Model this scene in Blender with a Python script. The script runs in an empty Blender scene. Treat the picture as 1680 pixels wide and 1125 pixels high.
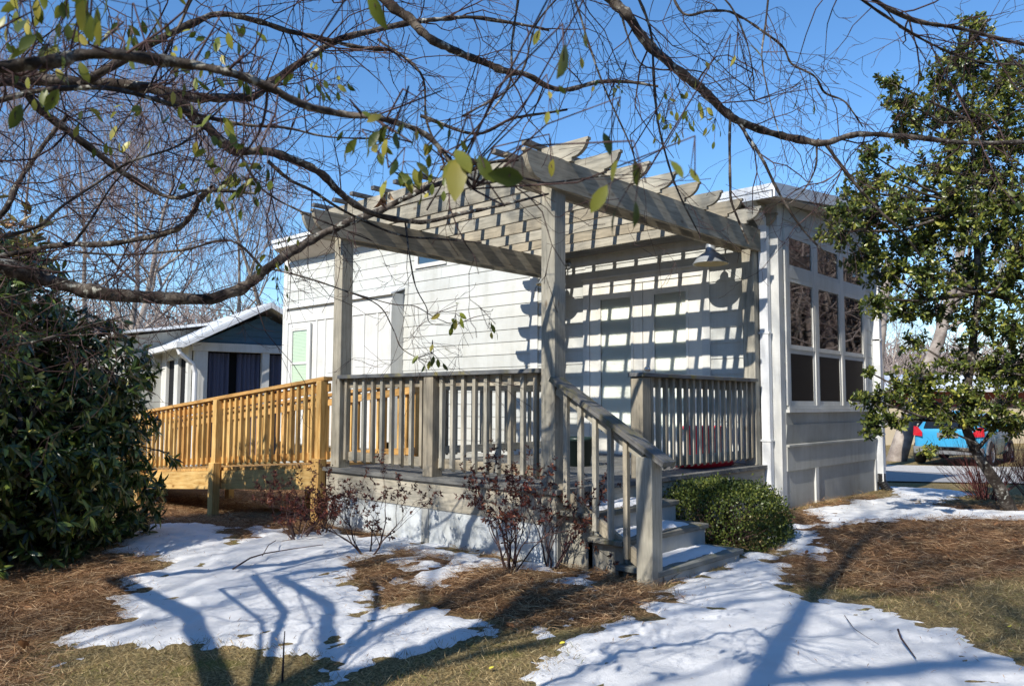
import bpy, bmesh, math, random
import numpy as np
from mathutils import Vector, Matrix, noise as mnoise

R = math.radians
scene = bpy.context.scene
col = scene.collection
random.seed(7); rng = np.random.default_rng(7)

# ------------------------------------------------------------------ camera
CAM = np.array([3.895, -4.667, .652])
FPX, PITCH, YAW, ROLL = 1307.3, .075, -.751, .004
FW = np.array([math.sin(YAW)*math.cos(PITCH), math.cos(YAW)*math.cos(PITCH), math.sin(PITCH)])
RT = np.array([math.cos(YAW), -math.sin(YAW), 0.]); UP = np.cross(RT, FW)
_c, _s = math.cos(ROLL), math.sin(ROLL); RT, UP = _c*RT+_s*UP, -_s*RT+_c*UP
cam = bpy.data.cameras.new('camera'); cam_o = bpy.data.objects.new('camera', cam); col.objects.link(cam_o)
cam.lens = 36*FPX/1680; cam.sensor_width = 36; cam.clip_end = 2000; cam.clip_start = .05
m = Matrix.Identity(4)
for i in range(3):
    m[i][0], m[i][1], m[i][2], m[i][3] = RT[i], UP[i], -FW[i], CAM[i]
cam_o.matrix_world = m
cam.dof.use_dof = True; cam.dof.focus_distance = 7.0; cam.dof.aperture_fstop = 5.0
scene.camera = cam_o

# ------------------------------------------------------------------ light
SUN = np.array([.10, -1., .786]); SUN /= np.linalg.norm(SUN)       # towards the sun
EL = math.asin(SUN[2]); AZ = math.atan2(SUN[0], SUN[1])
w = bpy.data.worlds.new('World'); scene.world = w; w.use_nodes = True
nt = w.node_tree; bg = nt.nodes['Background']; sky = nt.nodes.new('ShaderNodeTexSky')
sky.sky_type = 'NISHITA'; sky.sun_disc = False; sky.sun_elevation = EL; sky.sun_rotation = AZ
sky.air_density = 1.0; sky.dust_density = 0; sky.ozone_density = 3.5; sky.altitude = 500
hs = nt.nodes.new('ShaderNodeHueSaturation'); hs.inputs['Saturation'].default_value = 1.17; nt.links.new(sky.outputs[0], hs.inputs['Color'])
nt.links.new(hs.outputs[0], bg.inputs[0]); bg.inputs[1].default_value = .15
sun = bpy.data.lights.new('sun', 'SUN'); sun.energy = 4.65; sun.angle = R(.45); sun.color = (1, .94, .84)
sun_o = bpy.data.objects.new('sun', sun); col.objects.link(sun_o)
sun_o.rotation_euler = Vector(SUN).to_track_quat('Z', 'Y').to_euler()
scene.view_settings.view_transform = 'Standard'; scene.view_settings.look = 'None'
scene.view_settings.exposure = .46; scene.view_settings.gamma = 1
scene.render.engine = 'CYCLES'

# ------------------------------------------------------------------ helpers
def at(u, v, d):                     # a viewing direction of the photograph and a depth in metres -> point
    return CAM + (FW + RT*(u-840)/FPX - UP*(v-562.5)/FPX)*d
def on(u, v, z=-.62):                # ... -> point at height z
    dr = FW + RT*(u-840)/FPX - UP*(v-562.5)/FPX
    return CAM + dr*((z-CAM[2])/dr[2])
def hv(f, r):                        # metres forward / right of the camera on the map
    a = np.array([FW[0], FW[1]]); a /= np.linalg.norm(a); b = np.array([RT[0], RT[1]])
    return CAM[:2]+a*f+b*r

def tag(o, label=None, cat=None, group=None, kind=None):
    if label: o['label'] = label
    if cat: o['category'] = cat
    if group: o['group'] = group
    if kind: o['kind'] = kind
    return o
def thing(name, label, cat, loc=(0, 0, 0), group=None, rz=0):
    o = bpy.data.objects.new(name, None); col.objects.link(o); o.location = loc; o.rotation_euler.z = rz
    o.empty_display_size = .1
    return tag(o, label, cat, group)
def dup(o, parent=None):
    c = o.copy(); col.objects.link(c)
    if parent is not None: c.parent = parent
    for ch in list(o.children): dup(ch, c)
    return c

class MB:
    """collects boxes, prisms and tubes in world coordinates -> ONE mesh object"""
    def __init__(s): s.v = []; s.f = []; s.uv = []; s.mi = []; s.cur = 0
    def add(s, vs, fs, axis=None):
        b = len(s.v); s.v += [tuple(map(float, p)) for p in vs]
        P = np.array(vs, float)
        if axis is None:
            e = P.max(0)-P.min(0); ax = np.eye(3)[int(e.argmax())]
        else: ax = np.array(axis, float); ax /= np.linalg.norm(ax)
        t = np.array([0, 0, 1.]) if abs(ax[2]) < .9 else np.array([1., 0, 0])
        n1 = np.cross(ax, t); n1 /= np.linalg.norm(n1); n2 = np.cross(ax, n1)
        off = random.random()*37; off2 = random.random()*11
        for f in fs:
            s.f.append([i+b for i in f]); s.mi.append(s.cur)
            for i in f:
                p = P[i]; s.uv.append((p@ax+off, p@n1+.6*(p@n2)+off2))
    def box(s, x0, x1, y0, y1, z0, z1, bv=0):
        if bv:
            x0, x1 = sorted((x0, x1)); y0, y1 = sorted((y0, y1)); z0, z1 = sorted((z0, z1))
            bm = bmesh.new(); bmesh.ops.create_cube(bm, size=1)
            for v in bm.verts: v.co = ((x0+x1)/2+v.co.x*(x1-x0), (y0+y1)/2+v.co.y*(y1-y0), (z0+z1)/2+v.co.z*(z1-z0))
            bmesh.ops.bevel(bm, geom=bm.edges[:], offset=bv, segments=1, affect='EDGES')
            bm.verts.index_update(); s.add([v.co[:] for v in bm.verts], [[v.index for v in f.verts] for f in bm.faces]); bm.free(); return s
        vs = [(x, y, z) for z in (z0, z1) for y in (y0, y1) for x in (x0, x1)]
        s.add(vs, [(0, 2, 3, 1), (4, 5, 7, 6), (0, 1, 5, 4), (2, 6, 7, 3), (0, 4, 6, 2), (1, 3, 7, 5)]); return s
    def sheet_y(s, x0, x1, y, z0, z1): s.add([(x0, y, z0), (x1, y, z0), (x1, y, z1), (x0, y, z1)], [(0, 1, 2, 3)]); return s
    def sheet_x(s, x, y0, y1, z0, z1): s.add([(x, y0, z0), (x, y1, z0), (x, y1, z1), (x, y0, z1)], [(0, 1, 2, 3)]); return s
    def obox(s, c, ax, ay, az):      # centre + three half axes
        c, ax, ay, az = [np.array(q, float) for q in (c, ax, ay, az)]
        vs = [c+i*ax+j*ay+k*az for k in (-1, 1) for j in (-1, 1) for i in (-1, 1)]
        L = [np.linalg.norm(q) for q in (ax, ay, az)]; main = (ax, ay, az)[int(np.argmax(L))]
        s.add(vs, [(0, 2, 3, 1), (4, 5, 7, 6), (0, 1, 5, 4), (2, 6, 7, 3), (0, 4, 6, 2), (1, 3, 7, 5)], main); return s
    def beam(s, a, b, w_, h, up=(0, 0, 1)):
        a, b, up = np.array(a, float), np.array(b, float), np.array(up, float)
        d = b-a; L = np.linalg.norm(d); d /= L; sd = np.cross(d, up); sd /= np.linalg.norm(sd); u2 = np.cross(sd, d)
        return s.obox((a+b)/2, d*L/2, sd*w_/2, u2*h/2)
    def prism(s, pts, off):          # 3D outline extruded by off
        n = len(pts); P = [np.array(p, float) for p in pts]; o = np.array(off, float)
        s.add(P+[p+o for p in P], [list(range(n))[::-1], list(range(n, 2*n))]+[(i, (i+1) % n, n+(i+1) % n, n+i) for i in range(n)]); return s
    def lathe(s, c, prof, n=24, axis=(0, 0, 1)):
        c = np.array(c, float); az = np.array(axis, float); az /= np.linalg.norm(az)
        t = np.array([1., 0, 0]) if abs(az[0]) < .9 else np.array([0, 1., 0])
        ax = np.cross(az, t); ax /= np.linalg.norm(ax); ay = np.cross(az, ax)
        vs = [c+ax*r*math.cos(2*math.pi*i/n)+ay*r*math.sin(2*math.pi*i/n)+az*h for r, h in prof for i in range(n)]
        fs = [(j*n+i, j*n+(i+1) % n, (j+1)*n+(i+1) % n, (j+1)*n+i) for j in range(len(prof)-1) for i in range(n)]
        s.add(vs, fs, az); return s
    def tube(s, pts, rad, n=8):
        V, F = tubes([[(p, r) for p, r in zip(pts, rad if hasattr(rad, '__len__') else [rad]*len(pts))]], n)
        s.add(V.tolist(), F.tolist(), np.array(pts[-1])-np.array(pts[0])); return s
    def build(s, name, mats, parent=None, label=None, smooth=False, bevel=0):
        me = bpy.data.meshes.new(name)
        V = np.array(s.v, float)
        loc = np.zeros(3); pr = parent
        while pr is not None: loc += np.array(pr.location); pr = pr.parent
        if parent is None: own = V.mean(0); own[2] = V[:, 2].min()
        else: own = V.mean(0)
        me.from_pydata((V-own).tolist(), [], s.f)
        uvl = me.uv_layers.new(name='UVMap'); uvl.data.foreach_set('uv', np.array(s.uv, dtype=np.float32).ravel())
        ml = mats if isinstance(mats, (list, tuple)) else [mats]
        for q in ml: me.materials.append(q)
        if len(ml) > 1: me.polygons.foreach_set('material_index', s.mi)
        if smooth: me.polygons.foreach_set('use_smooth', [True]*len(s.f))
        me.update()
        o = bpy.data.objects.new(name, me); col.objects.link(o); o.location = own-loc; o.parent = parent
        if label: o['label'] = label
        if bevel:
            b = o.modifiers.new('bevel', 'BEVEL'); b.width = bevel; b.segments = 1; b.limit_method = 'ANGLE'
        return o

def tubes(paths, n=4):
    """paths: list of lists of (point, radius) -> verts, quads"""
    Vs = []; Fs = []; base = 0
    an = np.arange(n)*2*math.pi/n; cs, sn = np.cos(an), np.sin(an)
    for path in paths:
        P = np.array([p for p, r in path], float); rr = np.array([r for p, r in path], float)
        k = len(P)
        T = np.gradient(P, axis=0); T /= (np.linalg.norm(T, axis=1)[:, None]+1e-9)
        ref = np.array([.31, .17, .93]) if abs(T[0, 2]) < .8 else np.array([.93, .3, .1])
        A = np.cross(T, ref); A /= (np.linalg.norm(A, axis=1)[:, None]+1e-9); B = np.cross(T, A)
        ring = P[:, None, :]+rr[:, None, None]*(A[:, None, :]*cs[None, :, None]+B[:, None, :]*sn[None, :, None])
        Vs.append(ring.reshape(-1, 3))
        j = np.arange(k-1)[:, None]*n; i = np.arange(n)[None, :]; i2 = (i+1) % n
        Fs.append(np.stack([j+i, j+i2, j+n+i2, j+n+i], -1).reshape(-1, 4)+base)
        base += k*n
    return np.concatenate(Vs), np.concatenate(Fs)

def fast_mesh(name, V, F, mats, parent=None, smooth=False, fi=None, uv=None):
    """F: (n,k) int array. parent location taken off"""
    me = bpy.data.meshes.new(name); V = np.asarray(V, float)
    loc = np.zeros(3); pr = parent
    while pr is not None: loc += np.array(pr.location); pr = pr.parent
    own = V.mean(0) if parent is not None else np.array([V[:, 0].mean(), V[:, 1].mean(), V[:, 2].min()])
    F = np.asarray(F); nf, k = F.shape
    me.vertices.add(len(V)); me.vertices.foreach_set('co', (V-own).astype(np.float32).ravel())
    me.loops.add(nf*k); me.loops.foreach_set('vertex_index', F.astype(np.int32).ravel())
    me.polygons.add(nf); me.polygons.foreach_set('loop_start', np.arange(0, nf*k, k, dtype=np.int32))
    me.polygons.foreach_set('loop_total', np.full(nf, k, dtype=np.int32))
    if smooth: me.polygons.foreach_set('use_smooth', np.ones(nf, dtype=bool))
    me.update(calc_edges=True)
    for q in (mats if isinstance(mats, (list, tuple)) else [mats]): me.materials.append(q)
    o = bpy.data.objects.new(name, me); col.objects.link(o); o.location = own-loc; o.parent = parent
    return o

# leaf templates: x along the leaf, y across, z up.  All faces are quads
def leaf_template(w_, fold=.12, curl=-.12):
    xs = [0, .22, .5, .78, 1.0]; ws = [.03, .36, .5, .36, .02]
    V = []
    for x, ww in zip(xs, ws):
        zz = curl*x*x
        V += [(x, -ww*w_, zz+fold*ww*w_*2), (x, 0, zz), (x, ww*w_, zz+fold*ww*w_*2)]
    F = []
    for i in range(4):
        a = i*3
        F += [(a, a+3, a+4, a+1), (a+1, a+4, a+5, a+2)]
    return np.array(V, float), np.array(F)
def small_leaf(w_):
    return np.array([(0, 0, 0), (.5, -w_/2, .05), (1, 0, 0), (.5, w_/2, .05)], float), np.array([(0, 1, 2, 3)])
def scatter(tmpl, pos, xdir, up, size):
    """place copies of a template"""
    V, F = tmpl; n = len(pos); pos = np.asarray(pos, float)
    X = np.asarray(xdir, float); X /= np.linalg.norm(X, axis=1)[:, None]+1e-9
    Y = np.cross(np.asarray(up, float), X); Y /= np.linalg.norm(Y, axis=1)[:, None]+1e-9
    Z = np.cross(X, Y); s_ = np.asarray(size, float)[:, None, None]
    W = (V[None, :, 0, None]*X[:, None, :]+V[None, :, 1, None]*Y[:, None, :]+V[None, :, 2, None]*Z[:, None, :])*s_+pos[:, None, :]
    FF = (F[None]+(np.arange(n)*len(V))[:, None, None]).reshape(-1, F.shape[1])
    return W.reshape(-1, 3), FF
def rdir(n):
    d = rng.normal(size=(n, 3)); return d/np.linalg.norm(d, axis=1)[:, None]

# ------------------------------------------------------------------ materials
def mat(name, base=(.5, .5, .5), rough=.7, spec=.3, metal=0):
    mt = bpy.data.materials.new(name); mt.use_nodes = True
    b = mt.node_tree.nodes['Principled BSDF']
    b.inputs['Base Color'].default_value = (*base, 1); b.inputs['Roughness'].default_value = rough
    b.inputs['Specular IOR Level'].default_value = spec; b.inputs['Metallic'].default_value = metal
    return mt
def nn(mt, t): return mt.node_tree.nodes.new(t)
def ln(mt, a, b): mt.node_tree.links.new(a, b)
def ramp(mt, fac, stops):
    r = nn(mt, 'ShaderNodeValToRGB'); e = r.color_ramp.elements
    while len(e) > 1: e.remove(e[-1])
    e[0].position = stops[0][0]; e[0].color = (*stops[0][1], 1)
    for p, c in stops[1:]:
        q = e.new(p); q.color = (*c, 1)
    ln(mt, fac, r.inputs[0]); return r.outputs[0]
def noise_tex(mt, scale, detail=5, vec=None, rough=.55, dist=0):
    n = nn(mt, 'ShaderNodeTexNoise'); n.inputs['Scale'].default_value = scale; n.inputs['Detail'].default_value = detail
    n.inputs['Roughness'].default_value = rough; n.inputs['Distortion'].default_value = dist
    if vec is not None: ln(mt, vec, n.inputs['Vector'])
    return n.outputs[0]
def mixc(mt, fac, a, b, mode='MIX'):
    x = nn(mt, 'ShaderNodeMix'); x.data_type = 'RGBA'; x.blend_type = mode
    for s_, q in ((x.inputs[0], fac), (x.inputs[6], a), (x.inputs[7], b)):
        if isinstance(q, (int, float)): s_.default_value = q
        elif isinstance(q, tuple): s_.default_value = (*q, 1)
        else: ln(mt, q, s_)
    return x.outputs[2]
def geo(mt, out='Position'): return nn(mt, 'ShaderNodeNewGeometry').outputs[out]
def bump(mt, h, strength=.3, dist=.01):
    b = nn(mt, 'ShaderNodeBump'); b.inputs['Strength'].default_value = strength; b.inputs['Distance'].default_value = dist
    ln(mt, h, b.inputs['Height']); ln(mt, b.outputs[0], mt.node_tree.nodes['Principled BSDF'].inputs['Normal'])
def setc(mt, c): ln(mt, c, mt.node_tree.nodes['Principled BSDF'].inputs['Base Color'])
def mapping(mt, vec, scale):
    q = nn(mt, 'ShaderNodeMapping'); ln(mt, vec, q.inputs[0]); q.inputs['Scale'].default_value = scale; return q.outputs[0]

def wood(name, c0, c1, c2, rough=.75, grain=22, stain=None, vary=.25, knots=True):
    mt = mat(name, c1, rough, .25)
    uv = nn(mt, 'ShaderNodeUVMap').outputs[0]
    g = noise_tex(mt, 3.0, 6, mapping(mt, uv, (1.2, grain, 1)), .62, .4)
    c = ramp(mt, g, [(.28, c0), (.5, c1), (.75, c2)])
    if knots:
        vo = nn(mt, 'ShaderNodeTexVoronoi'); vo.inputs['Scale'].default_value = 1; ln(mt, mapping(mt, uv, (3.1, 11, 1)), vo.inputs['Vector'])
        k = ramp(mt, vo.outputs['Distance'], [(.04, (.35, .25, .18)), (.13, (1, 1, 1))])
        c = mixc(mt, .75, c, k, 'MULTIPLY')
    p = geo(mt)
    st = noise_tex(mt, 2.2, 5, p)
    sr = ramp(mt, st, [(.3, (1-vary,)*3), (.62, (1, 1, 1))])
    c = mixc(mt, 1.0, c, sr, 'MULTIPLY')
    isl = geo(mt, 'Random Per Island'); ir = ramp(mt, isl, [(0, (.82, .82, .84)), (1, (1.08, 1.06, 1.02))])
    c = mixc(mt, 1.0, c, ir, 'MULTIPLY')
    if stain:
        s2 = noise_tex(mt, 7, 6, p, .7); f = ramp(mt, s2, [(.52, (0, 0, 0)), (.68, (1, 1, 1))])
        c = mixc(mt, f, c, stain)
    oi = nn(mt, 'ShaderNodeObjectInfo'); c = mixc(mt, 1.0, c, ramp(mt, oi.outputs['Random'], [(0, (.78, .74, .70)), (.3, (1.0, .93, .84)), (.6, (.93, .95, .97)), (1, (1.12, 1.1, 1.08))]), 'MULTIPLY')
    setc(mt, c); bump(mt, g, .35, .004); return mt
M = {}
M['pergola'] = wood('painted_pergola_wood', (.24, .23, .19), (.415, .39, .32), (.52, .49, .405), .78, 20, vary=.4)
M['batten'] = wood('dark_grey_batten', (.10, .105, .11), (.17, .175, .18), (.27, .27, .26), .75, 20)  # darker grey than the other pergola wood
M['dark_rail'] = wood('weathered_rail_cap', (.08, .085, .09), (.15, .155, .16), (.24, .24, .23), .6, 24, stain=(.20, .17, .05), vary=.4)
M['deck'] = wood('weathered_deck_board', (.11, .115, .115), (.2, .2, .19), (.32, .31, .285), .7, 26, vary=.5)
M['tread'] = wood('mossy_tread_board', (.13, .14, .13), (.23, .235, .215), (.34, .33, .29), .7, 26, stain=(.17, .16, .07), vary=.4)
M['yellow'] = wood('new_pine', (.42, .22, .06), (.68, .44, .16), (.8, .58, .26), .6, 18, vary=.22)
M['orange'] = wood('new_pine_rail', (.38, .19, .055), (.6, .35, .12), (.72, .47, .19), .6, 18, vary=.22)
M['mossy'] = wood('mossy_handrail', (.09, .095, .10), (.17, .175, .18), (.26, .265, .26), .6, 24, stain=(.17, .155, .06), vary=.4)
for nd_ in M['mossy'].node_tree.nodes:
    if nd_.type == 'VALTORGB' and abs(nd_.color_ramp.elements[0].position-.52) < .001: nd_.color_ramp.elements[0].position = .47; nd_.color_ramp.elements[1].position = .66
def paint(name, c, rough=.55, dirt=.2, grain=6, bump_s=.15, scale=2.0):
    mt = mat(name, c, rough, .3); p = geo(mt)
    a = noise_tex(mt, scale, 6, p, .65); f = ramp(mt, a, [(.3, (1-dirt, 1-dirt*1.05, 1-dirt*1.2)), (.6, (1, 1, 1))])
    cc = mixc(mt, 1.0, c, f, 'MULTIPLY')
    b = noise_tex(mt, 90, 3, mapping(mt, p, (.12, 1, 1)))
    cc = mixc(mt, .10, cc, ramp(mt, b, [(.35, (.6, .6, .6)), (.6, (1, 1, 1))]), 'MULTIPLY')
    cc = mixc(mt, 1.0, cc, ramp(mt, geo(mt, 'Random Per Island'), [(0, (.93, .935, .94)), (1, (1.03, 1.025, 1.02))]), 'MULTIPLY')
    sk = noise_tex(mt, 5, 5, mapping(mt, p, (1.6, 1.6, .12)), .7); cc = mixc(mt, .5, cc, ramp(mt, sk, [(.34, (.8, .79, .75)), (.52, (1, 1, 1))]), 'MULTIPLY')
    setc(mt, cc); bump(mt, b, bump_s, .003); return mt
M['siding'] = paint('lap_siding_paint', (.58, .595, .57), .6, .16)
M['trim'] = paint('trim_paint', (.68, .685, .66), .5, .14)
M['panel'] = paint('skirting_panel', (.42, .425, .40), .7, .22)
M['blockwhite'] = paint('white_foundation_paint', (.60, .64, .66), .75, .3, scale=3.5)
M['door'] = paint('door_paint', (.78, .76, .69), .45, .08)
M['metal_white'] = paint('white_roof_metal', (.8, .82, .84), .35, .1)
M['soffit'] = paint('soffit_paint', (.55, .49, .42), .7, .15)
M['blue_siding'] = paint('blue_siding_paint', (.09, .18, .26), .6, .15)
M['curtain'] = mat('navy_curtain', (.10, .11, .17), .9, .1)
M['curtain_w'] = mat('pale_curtain', (.62, .6, .56), .9, .1)
M['dark'] = mat('dark_interior', (.015, .016, .018), .8, .1)  # near-black: shade of unlit insides put into the colour
M['black'] = mat('black_plastic', (.02, .02, .022), .45, .4)
M['wire'] = mat('grey_metal', (.3, .31, .32), .45, .5, .6)
M['steel'] = mat('satin_nickel', (.6, .6, .6), .25, .5, .9)
M['blind'] = mat('blind_slat', (.8, .83, .78), .55, .3)
M['blind_green'] = mat('blind_slat_greenish', (.47, .58, .47), .55, .3)
M['lamp_out'] = mat('lamp_galvanised', (.42, .45, .47), .38, .5, .35)
M['lamp_in'] = mat('lamp_inner_enamel', (.75, .66, .42), .5, .3)
M['glassbulb'] = mat('bulb', (.8, .75, .6), .1, .5)
M['red'] = mat('red_plastic', (.75, .02, .05), .3, .5)
M['pot'] = mat('dark_green_plastic', (.02, .04, .035), .35, .4)
M['roofing'] = mat('grey_roof_edge', (.2, .2, .21), .6, .3)
def glass(name, tint=(.8, .9, .86), ior=1.7, refl=1.0):
    mt = bpy.data.materials.new(name); mt.use_nodes = True; t = mt.node_tree; t.nodes.remove(t.nodes['Principled BSDF'])
    fr = t.nodes.new('ShaderNodeFresnel'); fr.inputs[0].default_value = ior
    g = t.nodes.new('ShaderNodeBsdfGlossy'); g.inputs['Roughness'].default_value = .02; g.inputs[0].default_value = (refl,)*3+(1,)
    n = t.nodes.new('ShaderNodeTexNoise'); n.inputs['Scale'].default_value = 1.7; n.inputs['Detail'].default_value = 1
    bp_ = t.nodes.new('ShaderNodeBump'); bp_.inputs['Strength'].default_value = .08; bp_.inputs['Distance'].default_value = .02
    ge = t.nodes.new('ShaderNodeNewGeometry'); t.links.new(ge.outputs['Position'], n.inputs['Vector'])
    t.links.new(n.outputs[0], bp_.inputs['Height']); t.links.new(bp_.outputs[0], g.inputs['Normal'])
    tr = t.nodes.new('ShaderNodeBsdfTransparent'); tr.inputs[0].default_value = (*tint, 1)
    mx = t.nodes.new('ShaderNodeMixShader'); t.links.new(fr.outputs[0], mx.inputs[0]); t.links.new(tr.outputs[0], mx.inputs[1])
    t.links.new(g.outputs[0], mx.inputs[2]); t.links.new(mx.outputs[0], t.nodes['Material Output'].inputs[0]); return mt
M['glass'] = glass('window_glass', (.72, .78, .76), 2.6)
M['glass_door'] = glass('door_glass', (.985, .99, .985), 1.45)
M['glass_dark'] = mat('insect_screen', (.008, .009, .010), .35, .12)

def leafmat(name, stops, rough=.35, spec=.5, trans=.25, back=None):
    mt = mat(name, stops[0][1], rough, spec); b = mt.node_tree.nodes['Principled BSDF']
    c = ramp(mt, geo(mt, 'Random Per Island'), stops)
    n = noise_tex(mt, 1.6, 3, geo(mt)); c = mixc(mt, 1., c, ramp(mt, n, [(.3, (.6, .65, .6)), (.65, (1.15, 1.1, 1))]), 'MULTIPLY')
    if back:
        c = mixc(mt, geo(mt, 'Backfacing'), c, back)
    setc(mt, c)
    tl = nn(mt, 'ShaderNodeBsdfTranslucent'); ln(mt, c, tl.inputs[0])
    mx = nn(mt, 'ShaderNodeMixShader'); mx.inputs[0].default_value = trans
    ln(mt, b.outputs[0], mx.inputs[1]); ln(mt, tl.outputs[0], mx.inputs[2]); ln(mt, mx.outputs[0], mt.node_tree.nodes['Material Output'].inputs[0])
    return mt
M['rhodo'] = leafmat('rhododendron_leaf', [(0, (.022, .045, .014)), (.5, (.06, .10, .025)), (.78, (.15, .21, .045)), (.95, (.30, .36, .08)), (1, (.45, .34, .12))], .3, .5, .15)
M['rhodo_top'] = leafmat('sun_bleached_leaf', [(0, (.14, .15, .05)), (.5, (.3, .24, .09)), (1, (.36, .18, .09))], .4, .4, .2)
M['holly'] = leafmat('holly_leaf', [(0, (.05, .075, .02)), (.5, (.12, .16, .04)), (.8, (.24, .27, .06)), (1, (.45, .45, .10))], .3, .5, .28)
M['box'] = leafmat('boxwood_leaf', [(0, (.03, .05, .015)), (.6, (.075, .11, .025)), (1, (.2, .22, .055))], .4, .4, .15)
M['azalea'] = leafmat('azalea_leaf', [(0, (.05, .014, .014)), (.6, (.12, .03, .025)), (1, (.24, .1, .05))], .5, .3, .1)
M['semi'] = leafmat('overhanging_leaf', [(0, (.07, .10, .02)), (.5, (.2, .24, .04)), (.85, (.38, .37, .07)), (1, (.5, .42, .1))], .4, .4, .35)
M['deadleaf'] = leafmat('dead_leaf', [(0, (.12, .05, .025)), (.6, (.3, .16, .08)), (1, (.5, .34, .2))], .6, .2, .2)
M['yellowleaf'] = mat('yellow_fallen_leaf', (.7, .62, .08), .5, .3)
def bark(name, c0, c1, c2, scale=6, lich=True):
    mt = mat(name, c1, .85, .15); p = geo(mt)
    a = noise_tex(mt, scale, 7, p, .7); c = ramp(mt, a, [(.35, c0), (.5, c1), (.62, c2)])
    if lich:
        l = noise_tex(mt, 26, 4, p, .6); f = ramp(mt, l, [(.56, (0, 0, 0)), (.64, (1, 1, 1))])
        l2 = noise_tex(mt, 3.1, 3, p, .6); f2 = ramp(mt, l2, [(.45, (0, 0, 0)), (.6, (1, 1, 1))])
        c = mixc(mt, mixc(mt, 1., f, f2, 'MULTIPLY'), c, (.52, .52, .45))
    setc(mt, c); bump(mt, noise_tex(mt, 40, 5, p, .7), .6, .006); return mt
M['bark'] = bark('grey_bark', (.022, .018, .015), (.06, .048, .04), (.17, .145, .12), 11)
M['twig'] = bark('twig_bark', (.035, .02, .02), (.075, .045, .042), (.16, .11, .1), 5, False)
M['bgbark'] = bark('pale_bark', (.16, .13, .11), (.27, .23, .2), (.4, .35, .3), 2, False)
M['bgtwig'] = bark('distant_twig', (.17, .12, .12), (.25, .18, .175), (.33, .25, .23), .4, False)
M['redtwig'] = bark('red_twig', (.09, .03, .03), (.17, .06, .055), (.28, .12, .1), 5, False)

# ------------------------------------------------------------------ terrain
def sstep(a, b, x): t = np.clip((x-a)/(b-a), 0, 1); return t*t*(3-2*t)
def wob(x, y, s, seed=0):
    return (np.sin(x*s*1.7+seed)*np.cos(y*s*1.3-seed*1.7)+.6*np.sin(x*s*3.1-y*s*2.3+seed*2.1)+.4*np.cos(x*s*5.3+y*s*4.1+seed))/2
def gz(x, y):
    z = -.575-.27*sstep(-.2, -5.5, y)
    z = z-.22*sstep(-3.2, -6.5, x)*sstep(6, 1.5, y)
    z = z-.40*sstep(10, 19, y)
    z = z+.10*sstep(1.0, 3.6, y)*sstep(9, 6.5, y)*sstep(-1.5, .3, x)-.05*sstep(6, 9, y)
    z = z+(.012*wob(x, y, 1.3, 1)+.006*wob(x, y, 4.2, 2))*sstep(11, 8, y)
    bed = np.exp(-(((x+.3)/1.3)**2+((y+.75)/.45)**2)*.9); z = z+.05*bed
    return z
def poly_sd(poly, X, Y):             # signed distance, inside positive
    P = np.array(poly)[:, :2]; n = len(P); d = np.full(X.shape, 1e9); ins = np.zeros(X.shape, bool)
    for i in range(n):
        a = P[i]; b = P[(i+1) % n]; e = b-a; wx = X-a[0]; wy = Y-a[1]
        t = np.clip((wx*e[0]+wy*e[1])/(e@e+1e-12), 0, 1)
        d = np.minimum(d, np.hypot(wx-e[0]*t, wy-e[1]*t))
        c = ((a[1] <= Y) != (b[1] <= Y)) & (X < (b[0]-a[0])*(Y-a[1])/(b[1]-a[1]+1e-12)+a[0]); ins ^= c
    return np.where(ins, d, -d)
def gp(pts):                         # photographed ground outline -> map outline
    out = []
    for u, v in pts:
        q = on(u, v, -.65)
        for _ in range(6): q = on(u, v, float(gz(q[0], q[1])))
        out.append(q)
    return out
SNOW_IN = [gp(p) for p in [
    [(170, 905), (250, 862), (300, 858), (380, 872), (440, 862), (480, 880), (530, 868), (600, 880), (700, 885), (760, 905), (830, 918), (930, 935), (900, 940), (820, 930), (760, 938), (735, 950), (700, 972), (722, 1000), (820, 1018), (790, 1040), (700, 1062), (640, 1082), (600, 1108), (560, 1130), (535, 1095), (520, 1078), (440, 1066), (400, 1058), (350, 1055), (290, 1056), (230, 1062), (190, 1075), (120, 1082), (85, 1052), (150, 1024), (205, 1010), (180, 985), (190, 955), (260, 935), (240, 915)],
    [(880, 1102), (940, 1070), (905, 1040), (950, 1022), (1010, 1020), (1075, 998), (1105, 962), (1170, 935), (1205, 908), (1255, 904), (1280, 938), (1312, 950), (1300, 968), (1370, 985), (1430, 1002), (1500, 1022), (1560, 1040), (1600, 1062), (1690, 1092), (1900, 1180), (1500, 1500), (600, 1500), (800, 1200)],
    [(1258, 868), (1300, 860), (1335, 872), (1345, 900), (1332, 914), (1290, 912), (1262, 895)],
    [(1325, 838), (1400, 822), (1470, 815), (1500, 825), (1600, 838), (1700, 838), (1700, 852), (1560, 850), (1440, 856), (1360, 862)],
    [(1448, 800), (1500, 794), (1570, 798), (1585, 812), (1530, 824), (1470, 818)],
    [(925, 953), (960, 948), (992, 955), (965, 962), (930, 960)],
]]
SNOW_OUT = [gp(p) for p in [
    [(560, 925), (600, 918), (650, 925), (655, 945), (690, 958), (730, 975), (700, 1000), (615, 1000), (605, 975), (570, 950)],
    [(360, 872), (420, 868), (430, 880), (380, 890)],
    [(650, 905), (740, 915), (735, 925), (660, 916)],
]]
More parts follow.
